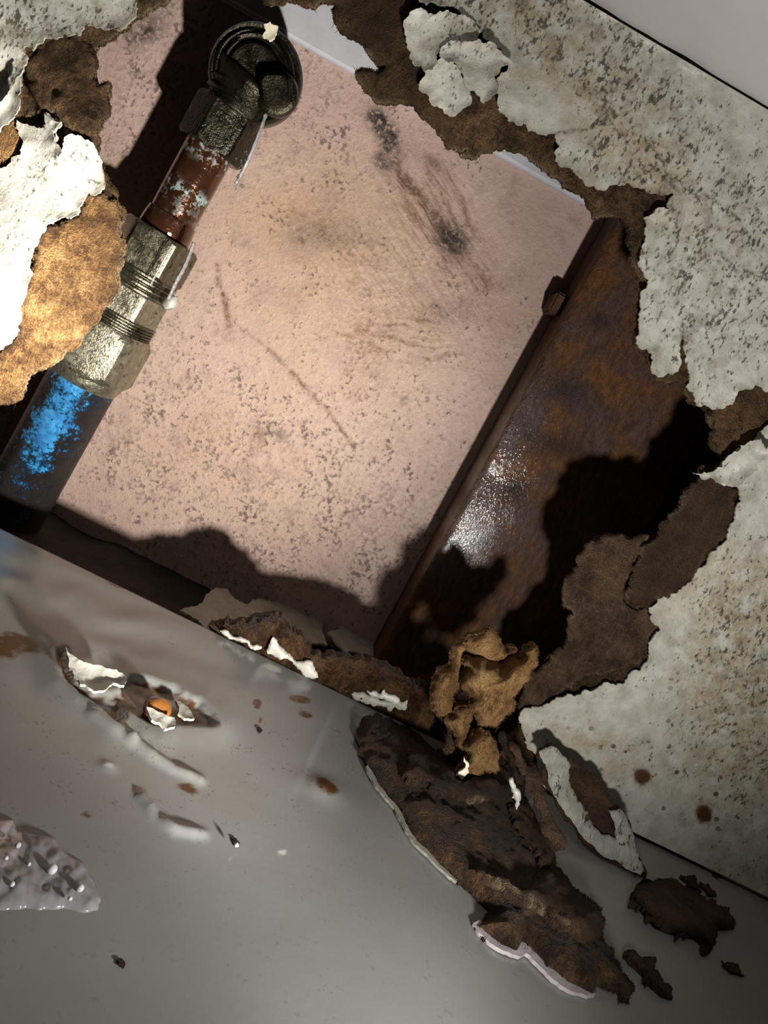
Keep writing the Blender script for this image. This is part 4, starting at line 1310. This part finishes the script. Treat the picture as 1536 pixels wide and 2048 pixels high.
# white lacquer rim along the near edge
RIM1 = [(a - 3, b + 5) for a, b in [(950, 1841), (962, 1834), (975, 1850), (1005, 1878), (1030, 1893), (1046, 1878), (1062, 1884), (1135, 1948), (1190, 1972), (1194, 1984), (1180, 1987), (1130, 1968), (1055, 1902), (1042, 1908), (1004, 1894), (962, 1860)]]
zr = lambda px, py: 1.0 + 0 * px
RIMM = m_flat('wet_white_rim', (.40, .365, .37), .15, var=.1, size=5, coat=.6)
M['rim'] = RIMM
o = zsheet('lacquer_rim', RIM1, zr, 'rim', th=.8, seed=86, amp=.3, parent=SLAB_O, step=4, rough=.06); o['label'] = 'white lacquer skin curling out from under the slab'
o = zsheet('lacquer_rim', [(735, 1530), (760, 1572), (795, 1612), (828, 1672), (888, 1733), (916, 1760), (913, 1764), (884, 1739), (823, 1678), (790, 1617), (756, 1577), (731, 1534)], zr, 'white_dull', th=.6, seed=87, amp=.2, parent=SLAB_O, step=4, rough=.05)
# wet paint sliver between slab and wall, its white painting in a glint
o = ysheet('wet_sliver', [(1018, 1562), (1026, 1556), (1036, 1580), (1038, 1612), (1032, 1620), (1024, 1596)], lambda px, py: -36 + 0 * px, 'white', th=.8, seed=88, amp=.4, parent=SLAB_O, step=4, minlen=5, bulge=1.0, bw=6)

# ---- strips of fibre between the slab and the peeled flap
for i, (pol, y0, mt, lab) in enumerate([
        ([(1020, 1490), (1040, 1498), (1075, 1545), (1095, 1600), (1118, 1660), (1130, 1700), (1108, 1705), (1082, 1650), (1052, 1580), (1030, 1530)], -28, 'fibre_mid', 'narrow damp fibre strip leaning between the slab and the peeled flap'),
        ([(1000, 1470), (1022, 1475), (1040, 1510), (1050, 1560), (1040, 1570), (1020, 1530), (1005, 1500)], -20, 'fibre_wet', 'short wet fibre strip hanging right of the crumpled lump')]):
    o = ysheet('fibre_strip', pol, (lambda q: (lambda px, py: q - (py - 1480) * .10))(y0), mt, th=1.6, seed=90 + i, amp=.9, attrs=attr_wet, step=5, bulge=1.5, bw=8)
    tag(o, lab, 'fibre strip')

# ---- peeled strip of painted board leaning against the wall
_s = NT('streaked_grey_paint')
_n = _s.noise(1.6, 5, .7, _s.stretch((1.0, .35, .5), (0, .5, .6)), .5)
_s.inp(Base_Color=_s.mix(_s.rng(_n, .56, .64), _s.ramp(_s.noise(4, 4), [(.3, (.20, .19, .155)), (.7, (.33, .32, .28))]), (.03, .024, .016)), Roughness=.5)
_s.bump(_n, 1.0, .7)
M['streaky'] = _s.m
FLAP = empty('peeled_flap', at_z(np.array([1230.]), np.array([1770.]), np.array([.3]))[0])
tag(FLAP, 'peeled grey white painted strip with brown torn back leaning at the wall', 'board flap')
fy = lambda px, py: -10 - 16 * sstep(1490, 1800, py) - .02 * (1180 - px)
ysheet('flap_board', [(1073, 1516), (1080, 1502), (1105, 1492), (1119, 1506), (1154, 1527), (1181, 1551), (1209, 1572), (1223, 1600), (1241, 1617), (1241, 1632), (1262, 1652), (1272, 1691), (1290, 1736), (1290, 1766), (1258, 1792), (1209, 1764), (1181, 1752), (1167, 1715), (1140, 1645), (1115, 1600), (1084, 1551)],
       fy, 'fibre_mid', th=2.0, seed=95, amp=.9, parent=FLAP, attrs=lambda px, py, d: dict(tone=np.clip(.2 + sstep(-30, 30, (py - 1700) - .6 * (px - 1200)) * .7, 0, 1), pale=0 * px), step=6, bulge=1.0, bw=8)  # tone darkens the lower left, painting shade on the board's thickness
fuzz(FLAP, M['fibre_mid'], LAST[0], LAST[1], 220, .3, 1.1, .04, 95)
ysheet('paint_strip', [(1078, 1504), (1104, 1493), (1124, 1510), (1142, 1532), (1138, 1560), (1152, 1590), (1180, 1640), (1205, 1672), (1234, 1680), (1226, 1640), (1219, 1624), (1241, 1620), (1262, 1656), (1272, 1695), (1288, 1740), (1282, 1750), (1262, 1742), (1240, 1726), (1196, 1704), (1160, 1668), (1140, 1636), (1112, 1596), (1096, 1562), (1092, 1530)],
       lambda px, py: fy(px, py) - 2.6, 'streaky', th=.7, seed=96, amp=.5, parent=FLAP, step=5, bulge=.6, bw=8, rough=.12)

# ---- loose pieces on the floor at the right
def piece(name, pol, h, mat, seed, lab, cat, attrs=None, amp=None):
    amp = amp if amp is not None else (.12 if mat == 'dirt' else .5)
    def zf(px, py):
        return (.2 if mat == 'dirt' else .5) + h * (1 - np.exp(-seg_dist(px, py, pol, True) / 12.0))

    def fr(px, py, d):
        P = at_z(px, py, zf(px, py)); P[:, 2] = np.maximum(P[:, 2] + amp * fbm(P[:, 0], P[:, 1], 4, seed, 4, .65), .25); return P

    def bk(px, py, d, Pf):
        Q = Pf.copy(); Q[:, 2] = .1; return Q
    o = sheet(name, frac(pol, .26, 4.5, seed=seed), fr, bk, M[mat], step=5, attrs=attrs or attr_wet)
    return tag(o, lab, cat)


p = piece('board_chunk', [(1262, 1790), (1275, 1768), (1314, 1760), (1349, 1757), (1370, 1771), (1401, 1785), (1429, 1799), (1457, 1813), (1469, 1837), (1468, 1855), (1450, 1855), (1436, 1851), (1436, 1869), (1426, 1897), (1394, 1872), (1349, 1862), (1314, 1848), (1285, 1815)], 4.0, 'fibre_mid', 101,
          'ragged brown board chunk on the floor at the end of the peeled flap', 'board chunk', lambda px, py, d: dict(tone=np.clip(.25 + .6 * sstep(1820, 1880, py) + .4 * fbm(px, py, 40, 5, 3), 0, 1), pale=0 * px))
fuzz(p, M['fibre_mid'], LAST[0], LAST[1], 200, .3, .9, .035, 101)
p = piece('board_chunk', [(1248, 1904), (1265, 1900), (1286, 1914), (1311, 1914), (1311, 1938), (1324, 1956), (1345, 1980), (1345, 1998), (1324, 1991), (1300, 1970), (1286, 1949), (1255, 1921)], 2.2, 'fibre_wet', 102, 'small dark brown board chunk just off the tip of the long slab', 'board chunk')
p = piece('board_crumb', [(1443, 1920), (1460, 1924), (1478, 1938), (1489, 1952), (1472, 1946), (1452, 1934)], 1.2, 'fibre_mid', 103, 'slim brown crumb on the floor at the lower right', 'crumb')
p = piece('board_crumb', [(1362, 1748), (1380, 1750), (1398, 1768), (1404, 1784), (1385, 1778), (1368, 1762)], .8, 'fibre_wet', 104, 'upper of two thin dark crumbs on the floor near the wall joint', 'crumb')
p = piece('board_crumb', [(1400, 1762), (1416, 1766), (1430, 1780), (1434, 1792), (1414, 1788), (1404, 1776)], .8, 'fibre_wet', 105, 'lower of two thin dark crumbs on the floor near the wall joint', 'crumb')
p = piece('dirt_speck', [(1424, 1744), (1432, 1738), (1442, 1745), (1444, 1756), (1434, 1758), (1426, 1752)], 0.8, 'dirt', 106, 'black dirt lump in the joint between wall and floor', 'dirt')
p = piece('dirt_speck', [(462, 1674), (472, 1676), (480, 1686), (474, 1694), (466, 1686)], .4, 'dirt', 107, 'tiny dark crumb with a pale tip in the middle of the white floor', 'dirt')
make('pale_tip', *lathe([(.1, -.5), (.5, 0), (.1, .5)], at_z(np.array([473.]), np.array([1690.]), np.array([1.4]))[0], (0, 0, 1), 8), M['white'], p)
p = piece('dirt_speck', [(232, 1918), (242, 1916), (250, 1926), (246, 1936), (236, 1930)], .2, 'dirt', 108, 'tiny black speck on the white floor below the puddle', 'dirt')
p = piece('dirt_speck', [(512, 1456), (520, 1454), (525, 1462), (518, 1467)], .2, 'dirt', 109, 'round black speck on the white floor left of the long slab', 'dirt')

# ---- chipped lacquer on the floor
pf = FLOOR


def fflake(outl, z0, sx_, sy_, mat, seed, curl=1.0, th=.6, name='paint_flake'):
    c = np.array(outl, float).mean(0)
    return zsheet(name, outl, lambda px, py: z0 + sx_ * (px - c[0]) + sy_ * (py - c[1]), mat, th=th, seed=seed, amp=.35, parent=pf, step=4, curl=curl, minlen=5)


o = fflake([(126, 1306), (134, 1320), (150, 1332), (172, 1340), (200, 1345), (216, 1352), (240, 1358), (248, 1374), (243, 1384), (222, 1378), (206, 1392), (180, 1394), (155, 1380), (146, 1366), (131, 1346)], 2.2, .002, -.012, 'white', 111, 1.6); o['label'] = 'curled white paint flake lifted off the floor'
o = fflake([(290, 1418), (305, 1422), (325, 1432), (346, 1440), (348, 1458), (328, 1462), (316, 1450), (298, 1440)], 2.6, 0, -.01, 'white', 112, .6); o['label'] = 'bright white chip in the broken floor skin'
o = fflake([(350, 1405), (365, 1412), (380, 1425), (388, 1440), (370, 1440), (355, 1430)], 1.4, 0, 0, 'white_dull', 113, .5)
c = at_z(np.array([316.]), np.array([1416.]), np.array([1.6]))[0]
V, Fc = lathe([(3.2 * math.cos(t), 2.6 * math.sin(t)) for t in np.linspace(-.6, 1.5, 9)], c - np.array([0, 0, .4]), (0, .1, 1), 20)
V = V + .25 * np.stack([fbm(V[:, 0], V[:, 2], 2.5, 3), fbm(V[:, 1], V[:, 2], 2.5, 4), fbm(V[:, 0], V[:, 1], 2.5, 5)], 1)
o = make('fibre_crumb', V, Fc, M['orange'], None)
tag(o, 'shiny wet orange crumb sitting in the chipped floor skin', 'crumb')

for o in bpy.data.objects:
    if '_o' in o: del o['_o']
for me in bpy.data.meshes:
    if '_b' in me: del me['_b']
